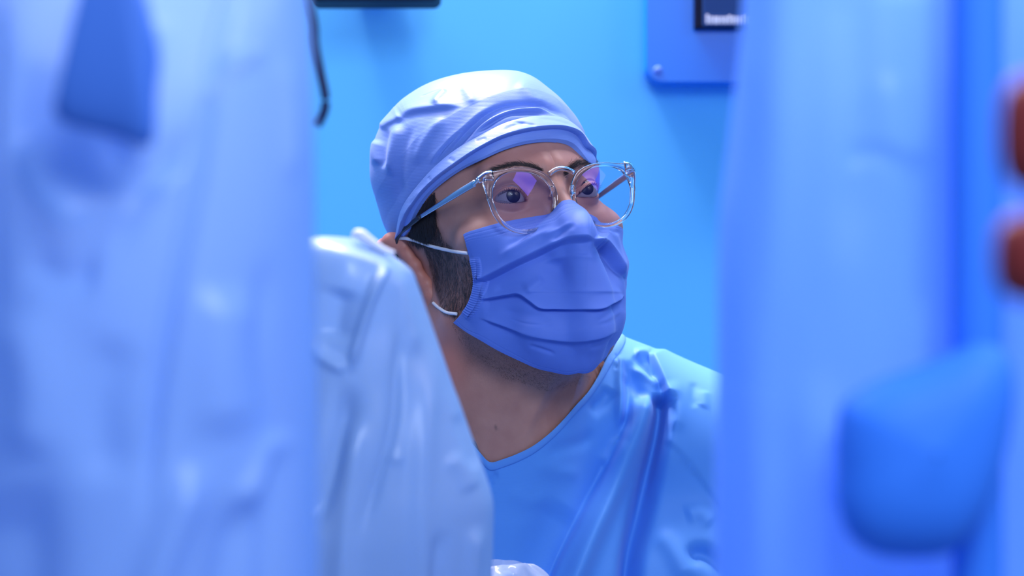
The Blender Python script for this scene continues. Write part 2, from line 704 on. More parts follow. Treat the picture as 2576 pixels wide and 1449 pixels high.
def sdf_head(p):
    """head in its own frame (mm), symmetric"""
    q = np.abs(p * np.array([1, 0, 0], F32)) + p * np.array([0, 1, 1], F32)
    d = ell(q, (0, -84, 28), (75, 97, 88))
    d = smin(d, ell(q, (0, -40, -48), (61, 57, 82)), 22)
    d = smin(d, cap(q, (53, -66, -72), (18, -2, -112), 11, 13), 22)
    d = smin(d, ell(q, (46, -18, -26), (22, 22, 17)), 14)
    d = smin(d, cap(q, (6, 10, 16), (43, -3, 18), 8.5, 7), 12)
    d = smax(d, -ell(q, (32, 17, -1), (20, 15, 13)), 9)
    d = smin(d, cap(q, (0, 11, 4), (0, 35, -40), 5.0, 8.5), 9)
    d = smin(d, ell(q, (12, 20, -46), (7, 9, 7)), 6)
    d = smin(d, ell(q, (0, 6, -84), (24, 20, 14)), 12)
    # lids over the eyeball
    e = EYE_C.astype(F32)
    eq = q - e
    near = (np.abs(eq[..., 0]) < 26) & (np.abs(eq[..., 2]) < 24) & (q[..., 1] > -22)
    if near.any():
        qn = q[near]
        dn = d[near]
        en = qn - e
        rr = np.sqrt(np.sum(en * en, -1))
        dn = smin(dn, rr - 13.4, 5.0)
        zu, zl = lids(-qn[:, 0])
        inx = np.maximum(-qn[:, 0] - LID_X1, LID_X0 + qn[:, 0])
        al = np.maximum(np.maximum(qn[:, 2] - zu, zl - qn[:, 2]), inx)
        al = np.maximum(al, e[1] - qn[:, 1])
        # crease above the upper lid and a soft hollow under the lower one
        fade = np.clip(1 - np.abs(en[:, 0]) / 19, 0, 1)
        dn = dn + 1.7 * fade * np.exp(-((qn[:, 2] - zu - 4.2) / 1.0) ** 2) + .5 * fade * np.exp(-((qn[:, 2] - zl + 6.0) / 1.6) ** 2)
        dn = smax(dn, -al, .5)
        d = d.copy()
        d[near] = dn
    return d


def sdf_gown(p):
    d = ell(p, (-8, 1705, -310), (178, 112, 210))
    d = smin(d, cap(p, (-40, 1706, -92), (-185, 1712, -165), 62, 66), 40)
    d = smin(d, cap(p, (40, 1712, -88), (195, 1722, -150), 64, 66), 40)
    d = smin(d, cap(p, (150, 1710, -240), (175, 1705, -520), 82, 80), 40)
    d = smin(d, cap(p, (-150, 1710, -240), (-175, 1705, -520), 82, 80), 40)
    d = smin(d, cap(p, (-205, 1715, -170), (-240, 1700, -520), 62, 52), 34)
    d = smin(d, cap(p, (212, 1722, -160), (250, 1705, -520), 62, 52), 34)
    d = smin(d, cap(p, (0, 1705, -420), (0, 1705, -1490), 135, 140), 60)
    d = smin(d, cap(p, NECK_A + (0, 0, -40), NECK_B, 61.5, 69), 26)
    return d


NECKLINE = [(1196, 1100), (1206, 1128), (1217, 1150), (1235, 1163), (1262, 1156), (1300, 1142), (1340, 1122), (1380, 1092), (1415, 1058), (1450, 1018), (1480, 985), (1505, 945), (1522, 910), (1533, 890), (1540, 880)]
NECK_XY = np.array(NECKLINE, float)


def sdf_neck(p):
    d = cap(p, NECK_A, NECK_B, 57, 66)
    # windpipe and the strap muscle of the near side
    d = smin(d, cap(p, px2mm(1330, 960, 1597), px2mm(1250, 1150, 1606), 12, 10), 22)
    d = smin(d, cap(p, px2mm(1165, 850, 1612), px2mm(1238, 1170, 1606), 13, 9), 20)
    d = smin(d, cap(p, px2mm(1430, 900, 1640), px2mm(1300, 1190, 1612), 12, 9), 18)
    # upper chest under the gown
    d = smin(d, cap(p, px2mm(1410, 860, 1665), px2mm(1345, 1150, 1655), 42, 44), 20)
    d = smin(d, cap(p, px2mm(1150, 770, 1662), px2mm(1120, 1010, 1672), 40, 44), 16)
    g = sdf_gown(p)
    d = smin(d, g + 22, 10)
    x, y = mm2px(p)
    below = np.clip((y - np.interp(x, NECK_XY[:, 0], NECK_XY[:, 1]) - 10) / 26, 0, 1)
    yn = np.interp(x, NECK_XY[:, 0], NECK_XY[:, 1])
    free = np.clip((yn - 50 - y) / 60, 0, 1) * np.clip((1190 - x) / 50, 0, 1)          # bare throat above the collar
    return np.maximum(d, g + 1.6 + 20 * below - 90 * free)


def sdf_body(p):
    return smin(sdf_head(w2h(p)), sdf_neck(p), 16)


# ------------------------------------------------------------------ person: one continuous body
person = empty('person', to_m(np.array([0, 1690, -CAM_H * 1000])),
               'person in blue scrub cap, mask and gown looking up to one side between plastic drapes', 'person')

HC = h2w((0, -86, -8))


def dens(parts):
    out = [parts[0][0]]
    for a, b, s in parts:
        n = max(2, int(round((b - a) / s)))
        out += list(np.linspace(a, b, n + 1)[1:])
    return np.radians(np.array(out))


def star_dirs(az, el):
    A, E_ = np.meshgrid(az, el, indexing='ij')
    return np.stack([np.sin(A) * np.cos(E_), np.cos(A) * np.cos(E_), np.sin(E_)], -1)


az = dens([(-180, -125, 1.6), (-125, -62, .34), (-62, 58, .24), (58, 180, 1.8)])[:-1]
el = dens([(-89.9, -52, .7), (-52, -24, .4), (-24, 24, .25), (24, 45, .6), (45, 89.9, 2.5)])
D = (star_dirs(az, el) @ HR.T).astype(F32)
nu, nv = D.shape[:2]
Df = D.reshape(-1, 3)
r = march(HC, Df, sdf_body, 40, 330, it=70)
BP = (HC.astype(F32) + Df * r[:, None]).astype(np.float64)
bx, by = mm2px(BP)

# attribute: beard shadow and ruddy ear/cheek tones (colour of the skin itself)
SIDEBURN = np.array([(1036, 585), (1052, 528), (1085, 486), (1094, 520), (1098, 560), (1116, 600), (1150, 628), (1182, 655),
                     (1205, 700), (1200, 740), (1170, 780), (1142, 792), (1112, 772), (1096, 720), (1078, 660), (1062, 615)], float)


def in_poly(x, y, P):
    c = np.zeros(x.shape, bool)
    n = len(P)
    for i in range(n):
        x0, y0 = P[i]
        x1, y1 = P[(i + 1) % n]
        k = ((y0 > y) != (y1 > y)) & (x < (x1 - x0) * (y - y0) / (y1 - y0 + 1e-12) + x0)
        c ^= k
    return c


def poly_soft(x, y, P, w):
    d, s, t = line_dist(x, y, np.vstack([P, P[:1]]))
    ins = in_poly(x, y, P)
    return np.clip(.5 + np.where(ins, d, -d) / (2 * w), 0, 1)


BH = w2h(BP.astype(F32))
side_w = np.clip((-BH[:, 0] + 20) / 20, 0, 1)
stub = poly_soft(bx, by, SIDEBURN, 9) * side_w * np.clip(.92 - .5 * np.clip((bx - 1085) / 100, 0, 1) * np.clip((by - 600) / 60, 0, 1), 0, 1) * .82
# beard area in head terms: lower face, jaw and the throat below it
jaw = np.clip((-38 - BH[:, 2]) / 18, 0, 1) * np.clip((BH[:, 1] + 84) / 16, 0, 1)
thr = np.clip((by - 820) / 30, 0, 1) * np.clip((1010 - by - .12 * (1300 - bx)) / 110, 0, 1) * np.clip((bx - 1130) / 50, 0, 1)
stub = np.maximum(stub, .36 * np.minimum(jaw, 1) * np.maximum(thr, .0) + .0)
stub = np.maximum(stub, .6 * jaw * (by < 830) * (bx > 1195))
mole = np.exp(-(((bx - 1249) ** 2 + (by - 1077) ** 2) / 4.5 ** 2))
stub = np.maximum(stub, mole * .95)
rud = .55 * 1.5 * np.exp(-(((bx - 1125) / 60) ** 2 + ((by - 900) / 110) ** 2)) + .35 * np.exp(-(((bx - 1330) / 110) ** 2 + ((by - 395) / 30) ** 2))

Q = grid_quads(nu, nv, True, True)


def tube_field(p, pts, rs):
    d = None
    for i in range(len(pts) - 1):
        k = cap(p, pts[i], pts[i + 1], rs[i], rs[i + 1])
        d = k if d is None else smin(d, k, 3.0)
    return d


def surface_nets(sdf, lo, hi, h):
    """numpy surface nets: quads of the zero level of sdf on a regular grid"""
    lo = np.asarray(lo, float)
    n = np.ceil((np.asarray(hi, float) - lo) / h).astype(int) + 1
    g = np.stack(np.meshgrid(*[lo[k] + h * np.arange(n[k]) for k in range(3)], indexing='ij'), -1).astype(F32)
    v = sdf(g.reshape(-1, 3)).reshape(n)
    c = n - 1
    s = v < 0
    cnt = np.zeros(c, int)
    acc = np.zeros((*c, 3))
    num = np.zeros(c)
    corners = [(i, j, k) for i in (0, 1) for j in (0, 1) for k in (0, 1)]

    def sl(a, o):
        return a[o[0]:o[0] + c[0], o[1]:o[1] + c[1], o[2]:o[2] + c[2]]
    for a in corners:
        for ax in range(3):
            if a[ax] == 1:
                continue
            b = list(a)
            b[ax] = 1
            va, vb = sl(v, a), sl(v, b)
            m = (va < 0) != (vb < 0)
            t = np.where(m, va / (va - vb + 1e-20), 0)
            pos = np.zeros((*c, 3))
            for k in range(3):
                pos[..., k] = a[k]
            pos[..., ax] = t
            acc += np.where(m[..., None], pos, 0)
            num += m
    idx = np.full(c, -1)
    has = num > 0
    idx[has] = np.arange(has.sum())
    ii = np.argwhere(has)
    V = lo + h * (ii + acc[has] / num[has][:, None])
    quads = []
    for ax in range(3):
        o = [0, 0, 0]
        o[ax] = 1
        sh = [slice(1, -1)] * 3
        sh[ax] = slice(0, -1)
        A = s[tuple(sh)]
        sh2 = list(sh)
        sh2[ax] = slice(1, None)
        B = s[tuple(sh2)]
        b1, b2 = (ax + 1) % 3, (ax + 2) % 3
        for flip in (False, True):
            P = np.argwhere((A & ~B) if not flip else (~A & B))
            if not len(P):
                continue
            P = P.copy()
            for k in range(3):
                if k != ax:
                    P[:, k] += 1
            def at(d1, d2):
                R_ = P.copy()
                R_[:, b1] += d1
                R_[:, b2] += d2
                ok = np.all((R_ >= 0) & (R_ < c), 1)
                R_ = np.clip(R_, 0, c - 1)
                return np.where(ok, idx[R_[:, 0], R_[:, 1], R_[:, 2]], -1)
            q = np.stack([at(-1, -1), at(0, -1), at(0, 0), at(-1, 0)], -1)
            if flip:
                q = q[:, ::-1]
            quads.append(q[np.all(q >= 0, 1)])
    return V, np.vstack(quads)


def ear_near(p):
    """right ear: rim, bowl, tragus and lobe, folded out by the cap"""
    E_ = lambda x, y, d: px2mm(x, y, d)
    rim = [E_(1046, 606, 1640), E_(1014, 606, 1634), E_(985, 608, 1634), E_(966, 622, 1642), E_(958, 650, 1652), E_(966, 690, 1656), E_(988, 730, 1650), E_(1020, 764, 1644), E_(1050, 782, 1640)]
    d = tube_field(p, rim, [4.5, 6.0, 6.6, 6.2, 5.2, 5, 5, 5.5, 6.5])
    d = smin(d, tube_field(p, [E_(1000, 618, 1636), E_(1024, 640, 1630), E_(1044, 668, 1627), E_(1058, 700, 1627)], [5.0, 5.2, 4.6, 3.6]), 5)   # antihelix / crus
    d = smin(d, tube_field(p, [E_(1056, 690, 1630), E_(1074, 716, 1626), E_(1084, 742, 1626), E_(1090, 764, 1628)], [4, 5.4, 5.6, 5]), 4)
    d = smin(d, ell(p, E_(1020, 690, 1652), (22, 9, 26)), 5)
    d = smin(d, ell(p, E_(1074, 775, 1634), (10, 8, 11)), 6)
    return d


cE = px2mm(1020, 690, 1642)
EV, EQ = surface_nets(ear_near, cE - (36, 30, 46), cE + (36, 36, 46), 1.0)
# far ear, mirrored across the head
EVh = w2h(EV.astype(F32)) * np.array([-1, 1, 1])
EV2 = h2w(EVh)
nb = len(BP)
allV = np.vstack([BP, EV, EV2])
allQ = np.vstack([Q, EQ + nb, EQ[:, ::-1] + nb + len(EV)])
body = link_mesh('body', quads_mesh('body', to_m(allV), allQ), M['skin'], person)
tag(body, 'bare face, ear and throat with dark short beard')
at = body.data.attributes.new('stubble', 'FLOAT', 'POINT')
at.data.foreach_set('value', np.r_[stub, np.zeros(2 * len(EV))].astype(F32))
at = body.data.attributes.new('ruddy', 'FLOAT', 'POINT')
at.data.foreach_set('value', np.r_[rud, np.full(2 * len(EV), .75)].astype(F32))

# ------------------------------------------------------------------ eyes
def uv_sphere(c, R, axis, nu=40, nv=24, a0=0.0, a1=math.pi):
    axis = np.asarray(axis, float)
    axis = axis / np.linalg.norm(axis)
    t = np.cross(axis, (0, 0, 1.0))
    t /= np.linalg.norm(t)
    b = np.cross(axis, t)
    th = np.linspace(a0 + 1e-3, a1 - 1e-3, nv)
    ph = np.linspace(0, 2 * np.pi, nu, endpoint=False)
    P, T_ = np.meshgrid(ph, th, indexing='ij')
    return c + R * (np.cos(T_)[..., None] * axis + np.sin(T_)[..., None] * (np.cos(P)[..., None] * t + np.sin(P)[..., None] * b)), T_


GAZE = h2w((0, 1, 0)) - h2w((0, 0, 0))
for s, pxy in ((-1, (1293, 491)), (1, (1478, 471))):
    c = h2w(EYE_C * np.array([s, 1, 1]))
    # look at the measured place of the iris
    Dr = px2mm(*pxy, 1.0)
    Dr /= np.linalg.norm(Dr)
    b_ = Dr @ c
    disc = max(b_ * b_ - (c @ c - 12.6 ** 2), 0)
    g = Dr * (b_ - math.sqrt(disc)) - c
    g /= np.linalg.norm(g)
    P, _t = uv_sphere(c, EYE_R, g)
    eye = grid_obj('eyeball', P, M['sclera'], person, True)
    P, T_ = uv_sphere(c + g * .15, EYE_R, g, 40, 12, 0, .455)
    ir = grid_obj('iris', P, M['iris'], eye, True)
    a_ = ir.data.attributes.new('ring', 'FLOAT', 'POINT')
    a_.data.foreach_set('value', (T_ / .455).ravel().astype(F32))
    P, _t = uv_sphere(c + g * 4.9, 8.0, g, 32, 12, 0, .80)
    grid_obj('cornea', P, M['cornea'], eye, True)


# ------------------------------------------------------------------ hair as fine blades
def blades(name, root, direc, nrm, length, width, mat, parent, curl=.25):
    """tapering three-sided blades; all arrays [n,3]/[n]"""
    n = len(root)
    side = np.cross(direc, nrm)
    side /= np.linalg.norm(side, axis=1, keepdims=True) + 1e-9
    L = length[:, None]
    w = width[:, None]
    p0 = root
    p1 = root + direc * L * .5 + nrm * L * curl * .30
    p2 = root + direc * L + nrm * L * curl * .15
    V = np.stack([p0 - side * w, p0 + side * w, p1 - side * w * .8, p1 + side * w * .8, p2], 1).reshape(-1, 3)
    o = np.arange(n)[:, None] * 5
    Qh = o + np.array([[0, 1, 3, 2]])
    Th = o + np.array([[2, 3, 4]])
    me = poly_mesh(name, [(V, Qh, Th)], smooth=False)
    ob = link_mesh(name, me, mat, parent)
    ob['kind'] = 'stuff'
    return ob


def normals_at(P, sdf, e=.6):
    P = P.astype(F32)
    g = np.stack([sdf(P + np.array(k, F32) * e) - sdf(P - np.array(k, F32) * e) for k in ((1, 0, 0), (0, 1, 0), (0, 0, 1))], -1)
    return g / (np.linalg.norm(g, axis=1, keepdims=True) + 1e-9)


def sample_poly(P, n, weight=None):
    lo, hi = P.min(0), P.max(0)
    out = []
    while len(out) < n:
        q = lo + rng.random((n * 3, 2)) * (hi - lo)
        k = in_poly(q[:, 0], q[:, 1], P)
        if weight is not None:
            k &= rng.random(len(q)) < weight(q[:, 0], q[:, 1])
        out += list(q[k])
    return np.array(out[:n])


def tangent(d, n):
    t = d - n * np.sum(d * n, 1, keepdims=True)
    return t / (np.linalg.norm(t, axis=1, keepdims=True) + 1e-9)


def hair_patch(name, q, flow, ln, wd, lift=.25, jit=.25, mat=None):
    P = cast_px(q[:, 0], q[:, 1], sdf_body)
    N = normals_at(P, sdf_body)
    f = np.stack([flow[:, 0], np.zeros(len(q)), -flow[:, 1]], -1) + rng.normal(0, jit, (len(q), 3))
    T_ = tangent(f, N) + N * lift
    T_ /= np.linalg.norm(T_, axis=1, keepdims=True)
    L = ln * (.6 + .7 * rng.random(len(q)))
    W_ = wd * (.6 + .6 * rng.random(len(q)))
    return blades(name, P - N * .3, T_, N, L, W_, mat or M['hair'], person)


q = sample_poly(SIDEBURN, 4200, lambda x, y: np.clip(1.05 - .55 * np.clip((x - 1090) / 110, 0, 1) * np.clip((y - 560) / 80, 0, 1), .15, 1))
fl = np.stack([.25 + .4 * (q[:, 0] - 1100) / 100 * 0, np.ones(len(q))], -1)
hair_patch('sideburn', q, fl, 6.0, .10, .16, .18)
# patch of hair at the temple in front of the ear
TEMPLE_HAIR = np.array([(1024, 590), (1045, 540), (1068, 505), (1094, 478), (1092, 530), (1088, 575), (1062, 600), (1040, 602)], float)
q = sample_poly(TEMPLE_HAIR, 3500)
hair_patch('temple_hair', q, np.tile((.1, 1.0), (len(q), 1)), 9, .2, .2, .2)
# jaw edge under the mask and throat stubble
JAW = np.array([(1130, 800), (1160, 830), (1260, 885), (1420, 942), (1500, 925), (1478, 960), (1380, 985), (1270, 950), (1190, 890), (1150, 850)], float)
q = sample_poly(JAW, 2600)
hair_patch('throat_stubble', q, np.stack([.6 + 0 * q[:, 0], .35 + 0 * q[:, 0]], -1), 2.4, .05, .25, .7)

# brows: hairs sweep outward from the nose
for pts, n, sgn in (([(1232, 433), (1262, 422), (1300, 414), (1340, 418), (1368, 430)], 700, -1), ([(1418, 440), (1440, 418), (1462, 408), (1482, 406), (1502, 412)], 900, 1)):
    c = catmull(pts, 80)
    k = rng.integers(0, 80, n)
    t = k / 79.0
    thick = (4.2 * np.sin(np.clip(t if sgn > 0 else t, .02, 1) * np.pi * .9 + .15) + 1.5) if sgn < 0 else (10 * np.sin(np.clip(t, 0, 1) * np.pi * .75 + .5) + 3)
    q = c[k] + np.stack([rng.normal(0, 3, n), rng.normal(0, .5, n) * thick], -1)
    fl = np.stack([np.full(n, .9 * sgn), np.where(sgn < 0, -.35 + .6 * (1 - t), -.45 + .3 * t)], -1)
    hair_patch('eyebrow', q, fl, 5.0, .085, .22, .22)

# lashes along the upper and lower lids
for s in (-1, 1):
    xs = np.linspace(LID_X0 + 1, LID_X1 - 2.5, 70)
    zu, zl = lids(xs)
    for zz, up_, ln in ((zu, 1, 4.6), (zl, -1, 2.2)):
        yy = EYE_C[1] + np.sqrt(np.maximum(13.3 ** 2 - (xs + EYE_C[0]) ** 2 - zz ** 2, 4))
        root = h2w(np.stack([xs * (-s), yy, zz], -1))
        dr = np.stack([(xs + EYE_C[0]) * .05 * (-s), np.full(70, 1.0), np.full(70, .22 * up_)], -1) + rng.normal(0, .1, (70, 3))
        dr /= np.linalg.norm(dr, axis=1, keepdims=True)
        nn = np.tile(HR @ np.array([0, .2, up_]), (70, 1))
        nn /= np.linalg.norm(nn, axis=1, keepdims=True)
        blades('eyelashes', root, dr @ HR.T, nn, ln * (.7 + .5 * rng.random(70)), np.full(70, .14), M['hair'], person, .5)

# ------------------------------------------------------------------ scrub cap
CC = h2w((0, -88, 30))
E0 = [(1016, 592), (1026, 562), (1042, 530), (1072, 490), (1112, 456), (1160, 424), (1210, 400), (1270, 373), (1330, 356), (1390, 350), (1440, 357), (1474, 378), (1501, 413)]
W0 = [(1003, 590), (1012, 560), (1030, 528), (1060, 488), (1100, 450), (1150, 414), (1200, 380), (1260, 349), (1320, 331), (1380, 322), (1425, 323), (1460, 340), (1484, 368), (1500, 398)]
W1 = [(984, 594), (990, 560), (1001, 530), (1022, 498), (1060, 455), (1100, 416), (1150, 377), (1200, 347), (1250, 320), (1300, 301), (1350, 290), (1400, 288), (1435, 295), (1464, 316), (1485, 346)]
CAP_OUT = [(978, 600), (962, 560), (948, 510), (932, 460), (929, 420), (931, 375), (944, 340), (955, 312), (975, 285), (1010, 250), (1060, 217), (1110, 197), (1170, 183), (1230, 177), (1280, 176), (1310, 180), (1345, 194), (1375, 217), (1410, 246), (1445, 288), (1470, 325), (1487, 352), (1497, 380), (1503, 414)]


def sdf_cap(p):
    q = w2h(p)
    h = ell(q, (0, -92, 38), (82, 102, 86))
    return smin(sdf_head(q) - 5.4, h, 10)


def to_azel(P):
    d = (np.asarray(P) - CC) @ HR
    return np.degrees(np.arctan2(d[:, 0], d[:, 1])), np.degrees(np.arctan2(d[:, 2], np.hypot(d[:, 0], d[:, 1])))


def edge_fn(pts, back):
    c = catmull(pts, 160)
    a, e = to_azel(cast_px(c[:, 0], c[:, 1], sdf_cap))
    o = np.argsort(a)
    a, e = a[o], e[o]
    lim = -a.min()
    top = a.max()
    left = a < -(top + 38)                                     # seen side, mirrored to the far side
    am = np.r_[a, -a[left]]
    em = np.r_[e, e[left]]
    am = np.r_[am, -180, -158, 158, 180]
    em = np.r_[em, back - 1, back, back, back - 1]
    o = np.argsort(am)
    am, em = am[o], em[o]
    g = np.linspace(-180, 180, 721)
    y = np.interp(g, am, em)
    k = np.exp(-.5 * (np.arange(-8, 9) / 3.0) ** 2)
    k /= k.sum()
    y = np.convolve(np.r_[y[-9:-1], y, y[1:9]], k, 'valid')
    return lambda x: np.interp(x, g, y)


e0, ew0, ew1 = edge_fn(E0, -34), edge_fn(W0, -31), edge_fn(W1, -25)
az = np.degrees(dens([(-180, -150, 1.2), (-150, 60, .3), (60, 180, 1.2)])[:-1])
CAP_FOLDS = [
    dict(k='step', p=[(1078, 420), (1120, 368), (1160, 330), (1201, 293), (1236, 270), (1256, 254)], a=2.0, w=1.6, L=14, b=1.2, L2=10, t=(.15, .25)),
    dict(p=[(1086, 416), (1160, 334), (1201, 297), (1240, 272)], a=1.0, w=3.5),
    dict(p=[(1100, 425), (1200, 306), (1258, 270), (1300, 262), (1364, 257), (1412, 274), (1445, 298)], a=-2.6, w=8, t=(.2, .2)),
    dict(p=[(1180, 340), (1240, 296), (1310, 270), (1370, 266), (1415, 280)], a=1.6, w=5),
    dict(p=[(1190, 336), (1268, 288), (1316, 279), (1364, 278), (1403, 286)], a=-1.8, w=6),
    dict(k='step', p=[(1000, 312), (1033, 287), (1083, 277), (1132, 269), (1165, 266)], a=3.0, w=3, L=22, b=1.0, L2=20, t=(.25, .3)),
    dict(k='step', p=[(958, 330), (977, 317), (1003, 304), (1016, 296)], a=2.5, w=3, L=14, b=1.0, t=(.2, .2)),
    dict(p=[(1006, 308), (996, 360), (985, 410), (975, 450)], a=2.2, w=13),
    dict(p=[(976, 320), (964, 380), (960, 430)], a=-1.6, w=10),
    dict(p=[(1050, 300), (1020, 370), (1000, 450), (990, 520)], a=-1.4, w=14),
    dict(p=[(1120, 290), (1075, 350), (1040, 420)], a=1.2, w=12),
    dict(p=[(950, 350), (945, 385), (950, 420)], a=2.0, w=12),
    dict(p=[(1120, 215), (1100, 245), (1092, 270)], a=1.6, w=9),
    dict(p=[(1053, 243), (1090, 224), (1132, 208), (1200, 194), (1260, 190)], a=-.3, w=1.8, t=(.05, .1)),
    dict(p=[(1160, 200), (1180, 235), (1190, 262)], a=1.0, w=14),
    dict(p=[(1300, 200), (1340, 235), (1380, 262)], a=1.0, w=16),
]
BAND_FOLDS = [
    dict(p=[(1260, 335), (1300, 318), (1330, 312)], a=-0.50, w=6.5),
    dict(p=[(1290, 306), (1320, 316), (1350, 322)], a=-0.50, w=5.2),
    dict(p=[(1350, 300), (1400, 305), (1450, 325)], a=-0.40, w=7.8),
    dict(p=[(1030, 520), (1062, 490)], a=-0.50, w=6.5), dict(p=[(1080, 445), (1090, 460)], a=-0.40, w=5.2),
    dict(p=[(1012, 560), (1025, 540)], a=-0.45, w=5.2), dict(p=[(1130, 400), (1150, 412)], a=-0.40, w=5.2), dict(p=[(1195, 360), (1225, 352)], a=-0.40, w=5.2)]


def sil_fit(P, centre, outline, amt=1.0, spread=1.5):
    """ease the form sideways/up-down (at its own depth) so its outline has the measured shape"""
    x, y = mm2px(P)
    th = np.arctan2(y - centre[1], x - centre[0])
    rho = np.hypot(x - centre[0], y - centre[1])
    nb_ = 180
    b = ((th + np.pi) / (2 * np.pi) * nb_).astype(int) % nb_
    sil = np.zeros(nb_)
    np.maximum.at(sil, b.ravel(), rho.ravel())
    k = np.exp(-.5 * (np.arange(-6, 7) / 2.0) ** 2)
    k /= k.sum()
    sil = np.convolve(np.r_[sil[-6:], sil, sil[:6]], k, 'valid')
    o = catmull(outline, 200)
    tt = np.arctan2(o[:, 1] - centre[1], o[:, 0] - centre[0])
    rr = np.hypot(o[:, 0] - centre[0], o[:, 1] - centre[1])
    tc_ = (np.arange(nb_) + .5) / nb_ * 2 * np.pi - np.pi
    tu = np.unwrap(tt)
    lo, hi = min(tu[0], tu[-1]), max(tu[0], tu[-1])
    oo = np.argsort(tu)
    rat = np.ones(nb_)
    for i, t in enumerate(tc_):
        for w2 in (t, t + 2 * np.pi, t - 2 * np.pi):
            if lo - .35 <= w2 <= hi + .35:
                R_ = np.interp(w2, tu[oo], rr[oo])
                f = 1 - np.clip(max(lo - w2, w2 - hi) / .35, 0, 1)
                rat[i] = 1 + (R_ / sil[i] - 1) * f
                break
    k = np.exp(-.5 * (np.arange(-4, 5) / 1.2) ** 2)
    k /= k.sum()
    rat = np.convolve(np.r_[rat[-4:], rat, rat[:4]], k, 'valid')
    u = (th + np.pi) / (2 * np.pi) * nb_ - .5
    i0 = np.floor(u).astype(int)
    fr = u - i0
    rv = rat[i0 % nb_] * (1 - fr) + rat[(i0 + 1) % nb_] * fr
    sv = sil[i0 % nb_] * (1 - fr) + sil[(i0 + 1) % nb_] * fr
    w = np.clip(rho / sv, 0, 1) ** spread
    kf = 1 + (rv - 1) * w * amt
    return px2mm(centre[0] + (x - centre[0]) * kf, centre[1] + (y - centre[1]) * kf, P[..., 1])


def cap_shell(lo_f, hi_f, prof, n, folds_):
    """strip of cloth between two edges; prof(t) gives the lift in mm"""
    t = np.linspace(0, 1, n)
    EL = lo_f(az)[:, None] * (1 - t) + hi_f(az)[:, None] * t
    A = np.repeat(az[:, None], n, 1)
    d = np.stack([np.sin(np.radians(A)) * np.cos(np.radians(EL)), np.cos(np.radians(A)) * np.cos(np.radians(EL)), np.sin(np.radians(EL))], -1)
    d = (d @ HR.T).astype(F32).reshape(-1, 3)
    rr = march(CC, d, sdf_cap, 30, 200)
    P = CC + d * rr[:, None]
    x, y = mm2px(P)
    L = np.tile(prof(t), (len(az), 1)).ravel() + np.maximum(folds(x, y, folds_) * 1.5, -2.6)
    return (P + d * L[:, None]).reshape(len(az), n, 3)


pole = lambda a: np.full_like(np.asarray(a, float), 89.5)
dome = cap_shell(lambda a: ew0(a) + 1.0, pole, lambda t: .2 + 2.4 * np.clip((t - .13) / .13, 0, 1), 300, CAP_FOLDS)
roll = cap_shell(lambda a: ew0(a) - .6, lambda a: ew1(a) + .4, lambda t: 1.2 + 7.0 * (1 - t) ** .9 * np.clip(t / .10, 0, 1) ** .5, 44, BAND_FOLDS)
brim = cap_shell(e0, lambda a: ew0(a) + 1.5, lambda t: np.where(t < .04, -4.8, .3 + 1.9 * np.sin(np.clip(t, 0, 1) * np.pi * .8 + .15)), 34, [])
CAPC = (1215.0, 420.0)
allc = np.concatenate([dome.reshape(-1, 3), roll.reshape(-1, 3), brim.reshape(-1, 3)])
allc = sil_fit(allc, CAPC, CAP_OUT)
n0, n1 = dome.shape[0] * dome.shape[1], roll.shape[0] * roll.shape[1]
dome = allc[:n0].reshape(dome.shape)
roll = allc[n0:n0 + n1].reshape(roll.shape)
brim = allc[n0 + n1:].reshape(brim.shape)
cap_o = grid_obj('scrub_cap', dome, M['cap'], person, True, True)
tag(cap_o, 'light blue woven scrub cap with a rolled band')
b1 = grid_obj('rolled_band', roll, M['cap'], cap_o, True, True)
b2 = grid_obj('brim', brim, M['cap'], cap_o, True, True)

# ------------------------------------------------------------------ face mask
MC = h2w((0, -34, -62))
TOPE = [(1165, 590), (1180, 583), (1200, 577), (1250, 563), (1300, 553), (1345, 546), (1380, 540), (1396, 524), (1415, 505), (1438, 497)]
BOTE = [(1140, 812), (1170, 834), (1200, 852), (1240, 876), (1275, 894), (1320, 914), (1380, 935), (1420, 943), (1456, 942)]
LEFE = [(1165, 590), (1172, 615), (1180, 645), (1188, 675), (1192, 705), (1190, 730), (1180, 760), (1164, 785), (1140, 812)]
MASK_OUT = [(1466, 520), (1500, 546), (1540, 558), (1560, 566), (1566, 590), (1563, 615), (1570, 645), (1576, 680), (1578, 715), (1577, 750), (1579, 778), (1572, 815), (1560, 850), (1540, 880), (1515, 912), (1480, 936), (1456, 943), (1420, 943), (1380, 935)]


def sdf_mask(p):
    q = w2h(p)
    d = sdf_head(q)
    a = np.abs(q * np.array([1, 0, 0], F32)) + q * np.array([0, 1, 1], F32)
    t = cap(q, (0, 33, -38), (0, 24, -108), 9, 17)
    t = smin(t, cap(a, (24, -3, -50), (26, 2, -100), 17, 18), 16)
    t = smin(t, cap(a, (6, 22, -30), (38, 3, -40), 6.5, 8), 14)
    t = smin(t, cap(a, (46, -30, -45), (44, -34, -92), 20, 18), 20)
    t = smin(t, cap(a, (0, 8, -128), (34, -30, -112), 10, 10), 16)
    return smin(d, t, 10) - 2.0


NU, NV = 420, 330
uu = np.linspace(-1, 1, NU)                  # -1 near side ... +1 far side
vv = np.linspace(0, 1, NV)


def head_edge(pts, n=120):
    c = catmull(pts, n)
    return w2h(cast_px(c[:, 0], c[:, 1], sdf_mask).astype(F32)).astype(float)


